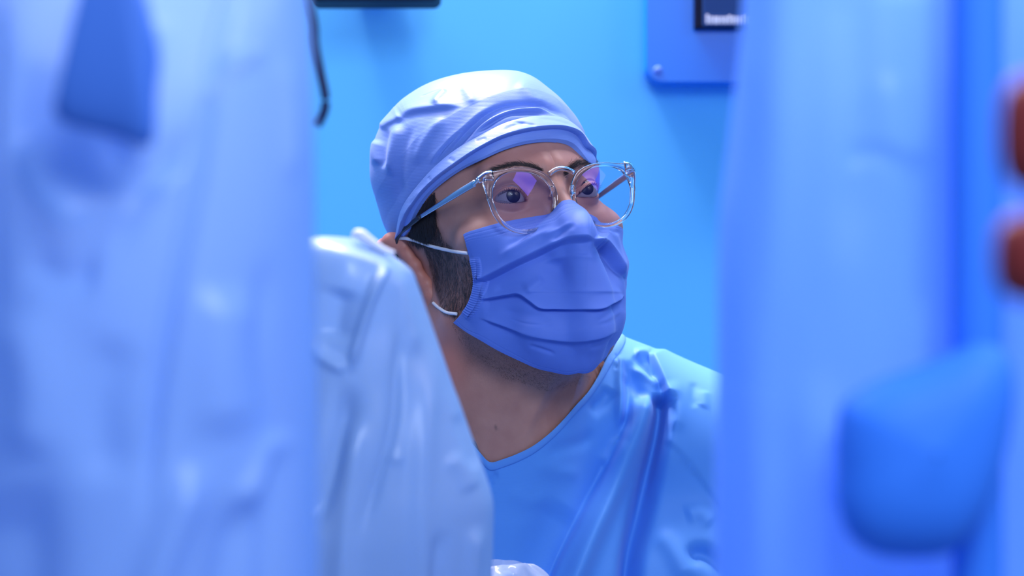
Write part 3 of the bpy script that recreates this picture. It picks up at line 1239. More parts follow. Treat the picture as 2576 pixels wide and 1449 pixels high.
def sym_edge(pts):
    h = head_edge(pts)
    k = h[:, 0] < 0
    h = h[k]
    h = np.vstack([h, [0.0, *h[-1, 1:]]])
    full = np.vstack([h, (h * np.array([-1, 1, 1]))[::-1][1:]])
    s = np.r_[0, np.cumsum(np.linalg.norm(np.diff(full, axis=0), axis=1))]
    s = s / s[-1] * 2 - 1
    return np.stack([np.interp(uu, s, full[:, k2]) for k2 in range(3)], -1)


T_e, B_e = sym_edge(TOPE), sym_edge(BOTE)
L_e = head_edge(LEFE, NV)
Rr_e = L_e * np.array([-1, 1, 1])
u01 = ((uu + 1) / 2)[:, None, None]
v01 = vv[None, :, None]
Cn = ((1 - v01) * T_e[:, None] + v01 * B_e[:, None] + (1 - u01) * L_e[None] + u01 * Rr_e[None]
      - ((1 - u01) * (1 - v01) * T_e[0] + u01 * (1 - v01) * T_e[-1] + (1 - u01) * v01 * B_e[0] + u01 * v01 * B_e[-1]))
d = (h2w(Cn) - MC).reshape(-1, 3)
d = (d / np.linalg.norm(d, axis=1, keepdims=True)).astype(F32)
rr = march(MC, d, sdf_mask, 10, 140)
P = MC + d * rr[:, None]
P = sil_fit(P, (1400.0, 720.0), MASK_OUT, spread=2.5)
x, y = mm2px(P)
MASK_FOLDS = [
    dict(k='step', p=[(1200, 712), (1226, 702), (1262, 684), (1300, 664), (1345, 643), (1385, 624), (1420, 609), (1448, 604), (1478, 603), (1500, 606)], a=6.0, w=.8, L=40, b=4.4, L2=26, t=(.06, .10)),
    dict(k='step', p=[(1492, 600), (1512, 620), (1535, 650), (1556, 680), (1578, 705)], a=8.5, w=.9, L=30, b=5.5, L2=11, t=(.15, .35)),
    dict(p=[(1345, 664), (1385, 652), (1430, 645), (1480, 645), (1510, 652)], a=1.0, w=7, t=(.3, .3)),
    dict(k='step', p=[(1208, 756), (1236, 750), (1280, 742), (1305, 740), (1330, 756), (1358, 775), (1400, 777), (1450, 778), (1510, 777), (1540, 763), (1572, 744)], a=3.6, w=.8, L=28, b=2.8, L2=26, t=(.05, .05)),
    dict(k='step', p=[(1300, 737), (1330, 735), (1400, 734), (1480, 735), (1545, 735), (1575, 738)], a=.9, w=1.5, L=14, t=(.15, .1)),
    dict(k='step', p=[(1200, 800), (1230, 808), (1280, 825), (1330, 845), (1390, 856), (1450, 860), (1510, 852), (1560, 832)], a=3.2, w=1.6, L=26, b=2.2, L2=24, t=(.12, .12)),
    dict(p=[(1325, 870), (1360, 880), (1402, 894)], a=-1.3, w=5),
    dict(p=[(1280, 800), (1330, 815), (1398, 818)], a=-.5, w=3),
    dict(p=[(1250, 780), (1300, 790), (1360, 800), (1400, 830)], a=-1.3, w=12),
    dict(p=[(1250, 655), (1295, 630), (1345, 600), (1410, 575)], a=1.6, w=11),
    dict(p=[(1270, 625), (1330, 595), (1390, 565)], a=-1.0, w=8),
    dict(p=[(1385, 618), (1420, 585), (1448, 568)], a=-1.3, w=7),
    dict(p=[(1360, 605), (1400, 585), (1440, 560)], a=.9, w=6),
    dict(p=[(1320, 735), (1345, 715), (1370, 700)], a=1.5, w=12),
    dict(p=[(1240, 730), (1290, 722), (1330, 715)], a=-1.0, w=10),
    dict(p=[(1500, 570), (1530, 585), (1560, 588)], a=-.9, w=6),
    dict(p=[(1490, 810), (1530, 800), (1570, 775)], a=1.0, w=8),
    dict(p=[(1480, 880), (1520, 868), (1548, 850)], a=-.7, w=6),
]
hgt = folds(x, y, MASK_FOLDS)
# seams: three stitched rows under the top edge, one above the bottom edge
UU, VV = np.meshgrid(uu, vv, indexing='ij')
UU, VV = UU.ravel(), VV.ravel()
dash = .5 + .5 * np.sin(UU * 420)
for v0, a_ in ((.030, .25), (.060, .25), (.085, .2), (.965, .18)):
    hgt -= a_ * np.exp(-((VV - v0) / .0045) ** 2) * (.4 + .6 * dash)
# crimped side binding
crimp = np.clip((-.895 - UU) / .01, 0, 1) * np.clip((VV - .25) / .05, 0, 1) * np.clip((.88 - VV) / .05, 0, 1)
hgt += crimp * (1.1 + .22 * np.sin(VV * 2 * np.pi * 46))
P = P + d * hgt[:, None]
MASKP = P.reshape(NU, NV, 3)
mask = empty('face_mask', to_m(h2w((0, 20, -130))), 'pleated blue surgical mask covering nose, mouth and chin of the person', 'mask')
sheet = grid_obj('mask_sheet', MASKP, M['mask'], mask, False, True)
so = sheet.modifiers.new('thick', 'SOLIDIFY')
so.thickness = .0008
so.offset = -1
# welded cloth binding along the near side
i0 = int(NU * .003)
bd = MASKP[2:16, int(NV * .27):int(NV * .86)].copy()
bd += (d.reshape(NU, NV, 3)[2:16, int(NV * .27):int(NV * .86)]) * .9
bo = grid_obj('side_binding', bd, M['mask'], mask, False, True)
# nose wire bump is under the cloth: a thin raised strip
lp = catmull([(1178, 637), (1150, 634), (1120, 628), (1080, 618), (1045, 606), (1020, 600), (1004, 600)], 60)
lpd = np.linspace(0, 1, 60)
Pl = cast_px(lp[:, 0], lp[:, 1], sdf_body)
Pl[:, 1] -= 1.6
Pl[-14:, 1] = np.minimum(Pl[-14:, 1], np.linspace(Pl[-14, 1], 1628, 14))
tube_obj('ear_loop', Pl, 1.3, M['white_elastic'], mask, n=8, ry=1.3)
lp = catmull([(1090, 762), (1104, 774), (1124, 786), (1150, 790)], 40)
Pl = cast_px(lp[:, 0], lp[:, 1], sdf_body)
Pl[:, 1] -= 1.4
tube_obj('ear_loop', Pl, 1.2, M['white_elastic'], mask, n=8)

# ------------------------------------------------------------------ eyeglasses
GP = np.array([0, 23.5, 2.0])                # a point of the front plane, head frame
_t = rad(7)
GN = np.array([0, cos(_t), -sin(_t)])
GX = np.array([1.0, 0, 0])
GZ = np.cross(GX, GN)
GPw, GNw = h2w(GP), HR @ GN


def on_front(pts):
    pts = np.asarray(pts, float)
    D_ = px2mm(pts[:, 0], pts[:, 1], 1.0)
    t = (GPw @ GNw) / (D_ @ GNw)
    h = (D_ * t[:, None] - HT) @ HR - GP
    return np.stack([h @ GX, h @ GZ], -1)


def front(uv, out=0.0):
    uv = np.asarray(uv, float)
    bow = -uv[..., 0:1] ** 2 / 2500.0         # face-form curve
    p = GP + uv[..., :1] * GX + uv[..., 1:2] * GZ + (bow + out) * GN
    return h2w(p)


LENS_PX = [(1237, 500), (1239, 475), (1252, 450), (1276, 436), (1308, 432), (1340, 437), (1368, 452), (1386, 476), (1393, 506), (1388, 535), (1374, 556), (1352, 571), (1325, 578), (1296, 574), (1270, 560), (1250, 536)]
lens2d = on_front(LENS_PX)
# undo the face-form offset at first order: iterate once with the bowed depth
for _ in range(3):
    w = front(lens2d)
    xx, yy = mm2px(w)
    err = np.array(LENS_PX) - np.stack([xx, yy], -1)
    J0 = (np.stack(mm2px(front(lens2d + [.5, 0])), -1) - np.stack([xx, yy], -1)) / .5
    J1 = (np.stack(mm2px(front(lens2d + [0, .5])), -1) - np.stack([xx, yy], -1)) / .5
    det = J0[:, 0] * J1[:, 1] - J0[:, 1] * J1[:, 0]
    lens2d = lens2d + np.stack([(err[:, 0] * J1[:, 1] - err[:, 1] * J1[:, 0]) / det, (J0[:, 0] * err[:, 1] - J0[:, 1] * err[:, 0]) / det], -1)
lc = np.vstack([catmull(np.vstack([lens2d, lens2d[:1]]), 121)[:-1]])
# the far lens was measured too: centre its mirror image where the photograph has it
glasses = empty('eyeglasses', to_m(front(np.array([0.0, -20.0]))), 'round clear-framed eyeglasses worn over the blue mask', 'eyeglasses')


def ring_outline(c2, off):
    t = np.roll(c2, -1, 0) - np.roll(c2, 1, 0)
    t /= np.linalg.norm(t, axis=1, keepdims=True)
    n = np.stack([t[:, 1], -t[:, 0]], -1)
    cen = c2.mean(0)
    sgn = np.sign(np.sum(n * (c2 - cen), 1).mean())
    return c2 + n * sgn * np.asarray(off)[..., None] if np.ndim(off) else c2 + n * sgn * off


def lens_dome(c2, sag_R, cen):
    """sag of a spherical lens, mm"""
    r2 = np.sum((c2 - cen) ** 2, -1)
    return -r2 / (2 * sag_R)


for s in (-1, 1):
    c2 = lc * np.array([-s * -1.0 if s < 0 else -1.0, 1.0]) if s > 0 else lc.copy()
    cen = c2.mean(0)
    ang = np.arctan2(c2[:, 1] - cen[1], (c2[:, 0] - cen[0]) * s)      # 0 = outward, pi/2 = up
    # rim: wider towards the upper outer corner (end piece) and the bridge side
    wdt = 3.0 + 6.5 * np.exp(-((ang - .55) / .26) ** 2) + 1.0 * np.exp(-((ang - 2.5) / .5) ** 2)
    prof = [(0.0, -1.2), (0.0, 1.2), (.18, 1.7), (.82, 1.7), (1.0, 1.1), (1.0, -1.1), (.82, -1.7), (.18, -1.7)]
    rings = []
    for fx, fy in prof:
        rings.append(front(ring_outline(c2, wdt * fx), fy))
    R3 = np.stack(rings, 1)                                   # [m,8,3]
    m_, n_ = R3.shape[:2]
    A, B = np.meshgrid(np.arange(m_), np.arange(n_), indexing='ij')
    Qr = np.stack([A * n_ + B, ((A + 1) % m_) * n_ + B, ((A + 1) % m_) * n_ + (B + 1) % n_, A * n_ + (B + 1) % n_], -1).reshape(-1, 4)
    if s > 0:
        Qr = Qr[:, ::-1]
    ro = link_mesh('rim', quads_mesh('rim', to_m(R3.reshape(-1, 3)), Qr), M['acrylic'], glasses)
    tag(ro, 'clear acrylic rim')
    # lens: thin curved sheet
    tt = np.linspace(0, 1, 26)
    LP = cen + (c2[:, None] - cen) * tt[None, :, None]
    Ld = lens_dome(LP, 120.0, cen)
    Ld = Ld - Ld[:, -1].mean()
    lo_ = link_mesh('lens', quads_mesh('lens', to_m(front(LP, Ld[..., None]).reshape(-1, 3)), grid_quads(m_, 26, True, s < 0)), M['lens'], glasses)
    tag(lo_, 'coated lens with violet reflections')
    # end piece, hinge and temple
    ep = np.array([front(np.array([s * 56.5, 8.5])), front(np.array([s * 62.0, 8.2])), h2w(np.array([s * 66.5, 19.0, 8.6]))])
    tube_obj('end_piece', catmull(ep, 10), np.linspace(1.6, 1.9, 10), M['acrylic'], glasses, n=10, up=HR @ np.array([0, 0, 1.0]), ry=np.linspace(4.2, 2.6, 10))
    hg = np.array([(s * 66.6, 19.5, 9.6), (s * 66.8, 17.0, 8.2), (s * 67.2, 12.5, 7.6)])
    tube_obj('hinge', h2w(catmull(hg, 8)), 1.25, M['chrome'], glasses, n=10, up=HR @ np.array([0, 0, 1.0]), ry=1.5)
    tp = np.array([(s * 67.0, 15, 8.0), (s * 69.6, -12, 7.0), (s * 72.4, -42, 5.4), (s * 74.3, -60, 4.3)])
    wd = np.r_[np.linspace(2.6, 2.5, 8), np.linspace(2.5, 1.5, 16)]
    te = tube_obj('temple', h2w(catmull(tp, 24)), .7, M['temple'], glasses, n=8, up=HR @ np.array([0, 0, 1.0]), ry=wd)
    tq = np.array([(s * 74.5, -60, 4.3), (s * 75.5, -76, 2.6), (s * 76.5, -92, .5), (s * 75.0, -104, -6), (s * 72, -112, -18)])
    tube_obj('temple_tip', h2w(catmull(tq, 24)), 1.1, M['tip'], te, n=8, up=HR @ np.array([0, 0, 1.0]), ry=2.0)
bx_in = -(lc[:, 0].max())                    # half gap at the nose
brp = np.array([(-bx_in - .5 if False else -abs(bx_in) - 1.5, 6.5), (-abs(bx_in) * .55, 9.3), (0, 10.2), (abs(bx_in) * .55, 9.3), (abs(bx_in) + 1.5, 6.5)])
tube_obj('bridge', front(catmull(brp, 24), .3), 1.9, M['acrylic'], glasses, n=12, up=GNw, ry=1.8)
for s in (-1, 1):
    pp = np.array([(s * (abs(bx_in) - .2), -2.0), (s * (abs(bx_in) - 1.2), -5.5), (s * (abs(bx_in) - .2), -9.5)])
    pw = front(catmull(pp, 12))
    pw = pw - GNw * np.linspace(1.5, 4.0, 12)[:, None]
    tube_obj('nose_pad', pw, 1.1, M['acrylic'], glasses, n=8, up=GNw, ry=2.4)

# ------------------------------------------------------------------ surgical gown
GC = np.array([-4.0, 1705.0, -330.0])


c = catmull(NECKLINE, 140)
NP = cast_px(c[:, 0], c[:, 1], sdf_gown)


def azel_g(P):
    dd = np.asarray(P) - GC
    return np.degrees(np.arctan2(dd[:, 0], -dd[:, 1])), np.degrees(np.arctan2(dd[:, 2], np.hypot(dd[:, 0], dd[:, 1])))


na, ne = azel_g(NP)
o = np.argsort(na)
na, ne = na[o], ne[o]
k = na > -8
na, ne = na[k], ne[k]
am = np.r_[-180, -110, -60, -30, -14, na, 110, 180]
em = np.r_[74.5, 74.0, 71.5, 66.0, ne[0] + 1.2, ne, 74.0, 74.5]
_g = np.linspace(-180, 180, 1441)
_y = np.interp(_g, am, em)
_k = np.exp(-.5 * (np.arange(-5, 6) / 2.0) ** 2)
_k /= _k.sum()
_y = np.convolve(np.r_[_y[-6:-1], _y, _y[1:6]], _k, 'valid')
g_edge = lambda a: np.interp(a, _g, _y)

GOWN_FOLDS = [
    # broad rounded pleat running down from the shoulder
    dict(k='step', p=[(1600, 1035), (1575, 1080), (1552, 1130), (1520, 1190), (1480, 1265), (1440, 1345), (1405, 1415), (1385, 1460)], a=0, w=3, b=9, L2=26, t=(.15, .02)),
    dict(p=[(1640, 985), (1610, 1060), (1572, 1150), (1530, 1250), (1485, 1350), (1445, 1450), (1430, 1480)], a=13, w=30, t=(.10, .0)),
    dict(p=[(1668, 985), (1664, 1040), (1652, 1110), (1636, 1190), (1612, 1290), (1590, 1390), (1580, 1470)], a=-18, w=24, t=(.06, .0)),
    dict(k='step', p=[(1628, 886), (1642, 915), (1658, 950), (1672, 985), (1678, 1020), (1672, 1075), (1660, 1130), (1645, 1200), (1625, 1290)], a=8, w=2.2, L=46, b=5, L2=20, t=(.05, .4)),
    dict(k='step', p=[(1676, 1024), (1684, 1018), (1692, 1010)], a=-2, w=2, L=8, t=(.1, .3)),
    # gathers at the collar
    dict(p=[(1552, 892), (1560, 930), (1562, 985), (1560, 1050), (1562, 1090)], a=5.0, w=13, t=(.1, .3)),
    dict(p=[(1575, 905), (1592, 950), (1612, 1000), (1624, 1020)], a=-5.5, w=19, t=(.25, .2)),
    dict(p=[(1572, 935), (1580, 990), (1576, 1050), (1566, 1090)], a=-5, w=13, t=(.2, .2)),
    dict(p=[(1570, 925), (1600, 930), (1640, 955), (1660, 978)], a=2.2, w=11, t=(.2, .2)),
    dict(p=[(1590, 892), (1612, 912), (1630, 930), (1648, 955)], a=-2.5, w=9, t=(.2, .2)),
    dict(p=[(1595, 888), (1620, 884), (1640, 888)], a=3.0, w=9),
    dict(p=[(1548, 890), (1552, 915), (1546, 935)], a=-1.6, w=4),
    # soft hollows across the chest
    dict(p=[(1480, 1040), (1515, 1010), (1540, 975)], a=-3.5, w=18),
    dict(p=[(1500, 1080), (1470, 1110), (1420, 1125), (1370, 1140)], a=-1.8, w=16),
    dict(p=[(1560, 1100), (1545, 1135), (1510, 1170)], a=2.4, w=18),
    dict(p=[(1340, 1160), (1400, 1185), (1470, 1190)], a=1.2, w=20),
    dict(p=[(1420, 1260), (1380, 1330), (1340, 1430)], a=-4.5, w=50, t=(.3, .0)),
    dict(p=[(1255, 1190), (1238, 1205), (1230, 1230)], a=-1.5, w=9),
    dict(p=[(1280, 1230), (1330, 1260), (1390, 1250)], a=1.0, w=22),
    # sleeve seam and shoulder dimples
    dict(k='step', p=[(1664, 1104), (1700, 1128), (1735, 1168), (1770, 1215), (1800, 1255), (1840, 1310)], a=1.3, w=2.2, L=16, b=.8, L2=10, t=(.04, .1)),
    dict(p=[(1748, 960), (1742, 1000), (1750, 1030)], a=-.8, w=12), dict(p=[(1772, 980), (1770, 1015), (1766, 1030)], a=1.0, w=14),
    dict(p=[(1680, 960), (1700, 1040), (1690, 1090)], a=2, w=22), dict(p=[(1720, 1300), (1760, 1290), (1800, 1320)], a=2.0, w=24),
    dict(p=[(1720, 1410), (1760, 1392), (1800, 1410), (1840, 1450)], a=-7, w=22), dict(p=[(1640, 1330), (1690, 1380), (1740, 1470)], a=3, w=28),
]
az = np.degrees(dens([(-180, -60, 1.5), (-60, -16, .6), (-16, 82, .17), (82, 180, 1.5)])[:-1])
tt = np.r_[np.linspace(0, .42, 330), np.linspace(.42, 1, 90)[1:]]
EL = g_edge(az)[:, None] * (1 - tt) + -88.0 * tt
A = np.repeat(np.radians(az)[:, None], len(tt), 1)
EL = np.radians(EL)
d = np.stack([np.sin(A) * np.cos(EL), -np.cos(A) * np.cos(EL), np.sin(EL)], -1).astype(F32).reshape(-1, 3)
rr = march(GC, d, sdf_gown, 40, 1190, it=90)
GPt = GC + d * rr[:, None]
x, y = mm2px(GPt)
frontw = np.clip((1760 - GPt[:, 1]) / 40, 0, 1)
hg_ = folds(x, y, GOWN_FOLDS) * frontw * np.clip((1700 - y) / 200, 0, 1)
gn = normals_at(GPt, sdf_gown, 2.0) * .6 + np.array([0, -.75, .1])
GPt = GPt + gn * hg_[:, None]
GPt[:, 2] = np.maximum(GPt[:, 2], -CAM_H * 1000 + 4)
GG = GPt.reshape(len(az), len(tt), 3)
gown = grid_obj('surgical_gown', GG, M['gown'], person, True, True)
tag(gown, 'blue surgical gown with a bound neckline')
# bound neckline: a stitched strip lying on the gown edge
NB = 12
strip = GG[:, :NB].copy()
dn = d.reshape(len(az), len(tt), 3)[:, :NB]
q0 = GG[:, :1]
s_ = np.linspace(0, 1, NB)
# even width of 6.5 mm measured down from the edge
L_ = np.linalg.norm(np.diff(GG[:, :60], axis=1), axis=2)
cumL = np.concatenate([np.zeros((len(az), 1)), np.cumsum(L_, 1)], 1)
for i in range(len(az)):
    for k in range(3):
        strip[i, :, k] = np.interp(s_ * 6.5, cumL[i], GG[i, :60, k])
lift = 1.5 * np.sin(np.pi * s_) ** .35 - .1 * s_
bn = normals_at(strip.reshape(-1, 3), sdf_gown, 2.0).reshape(strip.shape)
strip = strip + bn * lift[None, :, None]
nb_o = grid_obj('neck_binding', strip, M['binding'], gown, True, True)

# ------------------------------------------------------------------ draped arms in front
def sleeve(name, rows, D0, depth_r, mat, spec, nphi=260, nrow=260, label=None, slope=None, ph=0.0, wob=0.0):
    """a film sleeve round an arm: rows (py, left px, right px, depth scale); folds drawn on its near side"""
    R_ = np.asarray(rows, float)
    py = np.linspace(R_[0, 0], R_[-1, 0], nrow)
    c_ = [np.interp(py, R_[:, 0], R_[:, k]) for k in (1, 2, 3)]
    kk = np.exp(-.5 * (np.arange(-9, 10) / 4.0) ** 2)
    kk /= kk.sum()
    sm = lambda v: np.convolve(np.r_[v[0] - (v[1:10][::-1] - v[0]), v, v[-1] - (v[-10:-1][::-1] - v[-1])], kk, 'valid')
    xl, xr, dr = [sm(v) for v in c_]
    phi = np.linspace(0, 2 * np.pi, nphi, endpoint=False)
    PH, PY = np.meshgrid(phi, py, indexing='ij')
    cxx, hw = (xl + xr) / 2, (xr - xl) / 2
    X = cxx + hw * np.sin(PH)
    Dp = D0 - depth_r * dr * np.cos(PH)
    Yp = PY + (0 if slope is None else np.interp(PY, slope[0], slope[1]) * (X - cxx))
    h = folds(X, Yp, spec) * np.clip(np.cos(PH) * 2.5, 0, 1)
    if wob:
        h = h + wob * (np.sin(PH * 7 + PY * .004 + ph) * .5 + np.sin(PH * 13 - PY * .006 + 2 * ph) * .3)
    # true silhouettes at the sleeve's own axis depth
    P = px2mm(X, Yp, D0)
    P[..., 1] = Dp
    N = np.stack([np.sin(PH), -np.cos(PH), 0 * PH], -1)
    P = P + N * h[..., None]
    o = grid_obj(name, P, mat, None, True, True)
    if label:
        tag(o, label, 'plastic drape')
    return o, P


LEFT = [(-420, -70, 770, 1), (0, -70, 772, 1), (150, -72, 783, 1), (400, -74, 788, 1), (700, -80, 790, 1), (950, -90, 795, 1), (1449, -100, 800, 1), (2100, -110, 806, 1)]
LEFT_F = [
    dict(p=[(100, 296), (150, 305), (210, 318), (290, 345), (380, 376), (430, 372)], a=-14, w=95, t=(.15, .2)),
    dict(k='step', p=[(130, 302), (210, 318), (290, 345), (390, 378)], a=-2.5, b=-2.5, w=5, L=50, L2=60, t=(.15, .2)),
    dict(k='step', p=[(392, 380), (385, 300), (400, 180), (440, 60)], a=-4, b=-1, w=8, L=70, t=(.1, .3)),
    dict(p=[(150, 330), (200, 470), (260, 560), (310, 620)], a=7, w=60),
    dict(p=[(300, 20), (250, 120), (240, 240), (300, 330)], a=-5, w=80),
    dict(p=[(640, 0), (600, 150), (585, 280), (560, 450), (520, 650), (480, 860), (450, 1100), (430, 1300)], a=-6, w=16, t=(.05, .2)),
    dict(p=[(700, 140), (655, 175), (610, 215), (560, 300)], a=4, w=16),
    dict(p=[(520, 440), (440, 520), (380, 570), (300, 700)], a=4.5, w=20),
    dict(p=[(430, 100), (445, 220), (470, 300)], a=4, w=40),
    dict(p=[(730, 150), (745, 300), (748, 480)], a=2.5, w=14),
    dict(p=[(620, 700), (600, 900), (610, 1100)], a=5, w=60),
    dict(p=[(120, 750), (180, 950), (160, 1150)], a=5, w=70),
    dict(p=[(380, 820), (330, 1000), (360, 1200)], a=-4, w=60),
    dict(p=[(560, 1120), (500, 1280), (440, 1449), (420, 1520)], a=7, w=40, t=(.3, 0)),
    dict(p=[(660, 1200), (610, 1449), (590, 1600)], a=-6, w=45, t=(.3, 0)),
    dict(p=[(60, 1200), (110, 1330), (100, 1500)], a=-10, w=120, t=(.3, 0)),
    dict(p=[(740, 1060), (680, 1180), (640, 1260)], a=4, w=26),
    dict(p=[(60, 0), (40, 400), (55, 900)], a=-4, w=30, t=(.1, .3)),
    dict(p=[(560, 330), (470, 460), (400, 560), (330, 640), (260, 740)], a=-5, w=26),
    dict(p=[(150, 640), (230, 700), (330, 690)], a=-4, w=40),
    dict(p=[(700, 620), (690, 860), (720, 1100), (700, 1449)], a=-3.5, w=26, t=(.2, 0)),
]
sleeve('plastic_drape', LEFT, 800, 62, M['film'], LEFT_F, label='broad milky plastic drape nearest the left edge, blurred, hiding most of an arm', wob=.5)

MID = [(604, 905, 925, .10), (607, 850, 985, .42), (614, 800, 1022, .70), (628, 770, 1036, .85), (660, 745, 1045, .95), (700, 730, 1058, 1), (780, 715, 1080, 1), (860, 700, 1106, 1.0), (970, 690, 1140, 1.05), (1110, 670, 1190, 1.15),
       (1200, 650, 1224, 1.2), (1262, 640, 1243, 1.25), (1340, 640, 1242, 1.3), (1449, 640, 1240, 1.3), (1800, 640, 1250, 1.3)]
MID_F = [
    dict(p=[(985, 655), (955, 720), (932, 790), (915, 850), (903, 905), (898, 935)], a=7, w=11, t=(.2, .2)),
    dict(p=[(880, 720), (860, 800), (850, 860)], a=-7, w=42),
    dict(p=[(798, 850), (830, 890), (870, 915), (895, 930)], a=4, w=16),
    dict(p=[(900, 950), (870, 1080), (830, 1220), (800, 1330)], a=-8, w=30),
    dict(p=[(900, 1000), (905, 1150), (890, 1300), (880, 1449)], a=5, w=28, t=(.3, 0)),
    dict(p=[(1030, 780), (1010, 900), (1000, 1050), (960, 1200), (920, 1330)], a=-3, w=14),
    dict(p=[(1090, 850), (1080, 1000), (1070, 1200), (1065, 1449)], a=3.5, w=26, t=(.3, 0)),
    dict(p=[(1150, 1030), (1180, 1100), (1205, 1180)], a=-2, w=18),
    dict(p=[(1130, 1130), (1165, 1170), (1190, 1230)], a=2, w=20),
    dict(p=[(985, 1120), (1005, 1135), (1030, 1130)], a=1.2, w=14),
    dict(p=[(1200, 1300), (1190, 1400), (1185, 1500)], a=4, w=18, t=(.3, 0)),
    dict(p=[(1120, 1300), (1110, 1400), (1105, 1500)], a=-3.5, w=20, t=(.3, 0)),
    dict(p=[(990, 660), (1020, 760), (1050, 900)], a=3, w=22),
]
mid_o, MIDP = sleeve('plastic_drape', MID, 1200, 44, M['film2'], MID_F, label='smaller grey-white plastic drape over an arm tip, just beside the ear', slope=([604, 660, 780, 1000], [.33, .28, .12, .0]), wob=.5)
# turned-back lip of film on its top edge, its highlight painted as white
lip = catmull([(886, 596), (898, 583), (925, 600), (962, 624), (992, 634)], 40)
LPp = px2mm(lip[:, 0], lip[:, 1] + 4, 1180)
V_, Q_, T_ = tube_grid(LPp, np.r_[np.linspace(.8, 3.4, 10), np.linspace(3.4, 1.4, 30)], n=10, up=(0, 1, 0))
lp_o = link_mesh('folded_lip', poly_mesh('folded_lip', [(V_, Q_, T_)]), M['white_elastic'], mid_o)
tag(lp_o, 'turned-back lip of the film, its highlight painted white')

RIGHT = [(-420, 1872, 2410, 1), (0, 1872, 2408, 1), (100, 1866, 2408, 1), (250, 1850, 2406, 1), (400, 1830, 2404, 1), (520, 1812, 2403, 1), (700, 1803, 2402, 1), (1100, 1800, 2404, 1), (1449, 1800, 2406, 1), (2100, 1800, 2410, 1)]
RIGHT_F = [
    dict(p=[(1950, 0), (1935, 400), (1900, 800), (1890, 1449)], a=3, w=50, t=(.0, .0)),
    dict(p=[(2100, 0), (2110, 350), (2080, 700)], a=-2.5, w=60, t=(.1, .3)),
    dict(p=[(2180, 200), (2210, 330), (2230, 450)], a=3, w=60),
    dict(p=[(2080, 420), (2150, 400), (2240, 430)], a=-2, w=24),
    dict(p=[(2280, 350), (2300, 600), (2295, 850)], a=-2.5, w=40),
    dict(p=[(2000, 900), (2030, 1150), (2010, 1449)], a=3, w=70, t=(.3, 0)),
    dict(p=[(2060, 1080), (2058, 1180), (2064, 1250)], a=-4, w=14),
    dict(p=[(2370, 0), (2375, 500), (2370, 1000), (2375, 1449)], a=2.5, w=24, t=(0, 0)),
]
sleeve('plastic_drape', RIGHT, 820, 40, M['film3'], RIGHT_F, label='tall smooth blue-white plastic drape on the right, beside the red knobs', wob=.6)
sleeve('plastic_drape', [(-420, 2395, 2800, 1), (600, 2395, 2800, 1), (1449, 2395, 2800, 1), (2100, 2395, 2800, 1)], 880, 40, M['film3'], [], label='strip of plastic drape at the far right edge, behind the blue robot arm', wob=.6)

# ------------------------------------------------------------------ robot arms
def column(name, parts, mat, label, base_xy):
    root = empty(name, to_m((base_xy[0], base_xy[1], -CAM_H * 1000)), label, 'robot arm')
    for nm, pr, mt in parts:
        link_mesh(nm, poly_mesh(nm, pr), mt, root)
    return root


def lathe(path, radii, n=40):
    return tube_grid(path, radii, n=n, up=(0, 1, 0))


# right: blue column with a big rounded joint low down
cxr = px2mm(2462, 0, 770)[0]
jx = px2mm(2330, 1180, 742)
arm_col = lathe(np.array([(cxr, 772, z) for z in (-1540, -1500, -700, -300, -60, 120, 320)]), [90, 60, 9, 9, 9, 9, 9])
OUTL = [(2400, 885), (2300, 925), (2200, 960), (2125, 1010), (2108, 1080), (2108, 1180), (2112, 1280), (2140, 1350), (2200, 1392), (2300, 1402), (2390, 1385), (2460, 1310), (2510, 1190), (2538, 1060), (2545, 950), (2520, 880), (2460, 862)]


def pillow(outline, depth, thick, nr=14, n=120):
    o2 = catmull(outline + outline[:1], n + 1)[:-1]
    c2_ = o2.mean(0)
    rows_ = []
    for t in np.linspace(-1, 1, 2 * nr + 1):
        sc = (1 - abs(t) ** 2.6) ** .5
        sc = .02 + .98 * sc
        p_ = px2mm(c2_[0] + (o2[:, 0] - c2_[0]) * sc, c2_[1] + (o2[:, 1] - c2_[1]) * sc, depth)
        p_[:, 1] = depth + t * thick
        rows_.append(p_)
    V = np.stack(rows_, 1)
    nr_ = V.shape[1]
    return V.reshape(-1, 3), grid_quads(n, nr_, True), np.zeros((0, 3), int)


joint = pillow(OUTL, 752, 22)
column('robot_arm', [('column', [arm_col], M['arm_blue']), ('joint_housing', [joint], M['arm_blue'])], M['arm_blue'],
       'blue robot arm with a broad rounded housing low in front of the right drape', (cxr, 772))
# left: inside the broad drape
l_up = pillow([(285, -330), (300, -60), (330, 30), (398, 110), (394, 240), (380, 366), (290, 345), (150, 304), (150, 240), (195, 150), (245, 60), (262, -60), (268, -330), (270, -900), (288, -900)], 716, 11)
column('robot_arm', [('link', [l_up], M['arm_mid'])], M['arm_mid'],
       'hanging blue robot arm link with a wedge-shaped end, in front of the broad left drape', (px2mm(290, 0, 716)[0], 716))
m_col = lathe(np.array([(px2mm(930, 0, 1205)[0], 1205, z) for z in (-1540, -1500, -700, -300, -60, 0, 18)]), [90, 60, 22, 20, 18, 16, 4])
column('robot_arm', [('column', [m_col], M['arm'])], M['arm'], 'slim robot arm standing hidden inside the grey-white drape by the ear', (px2mm(930, 0, 1205)[0], 1205))

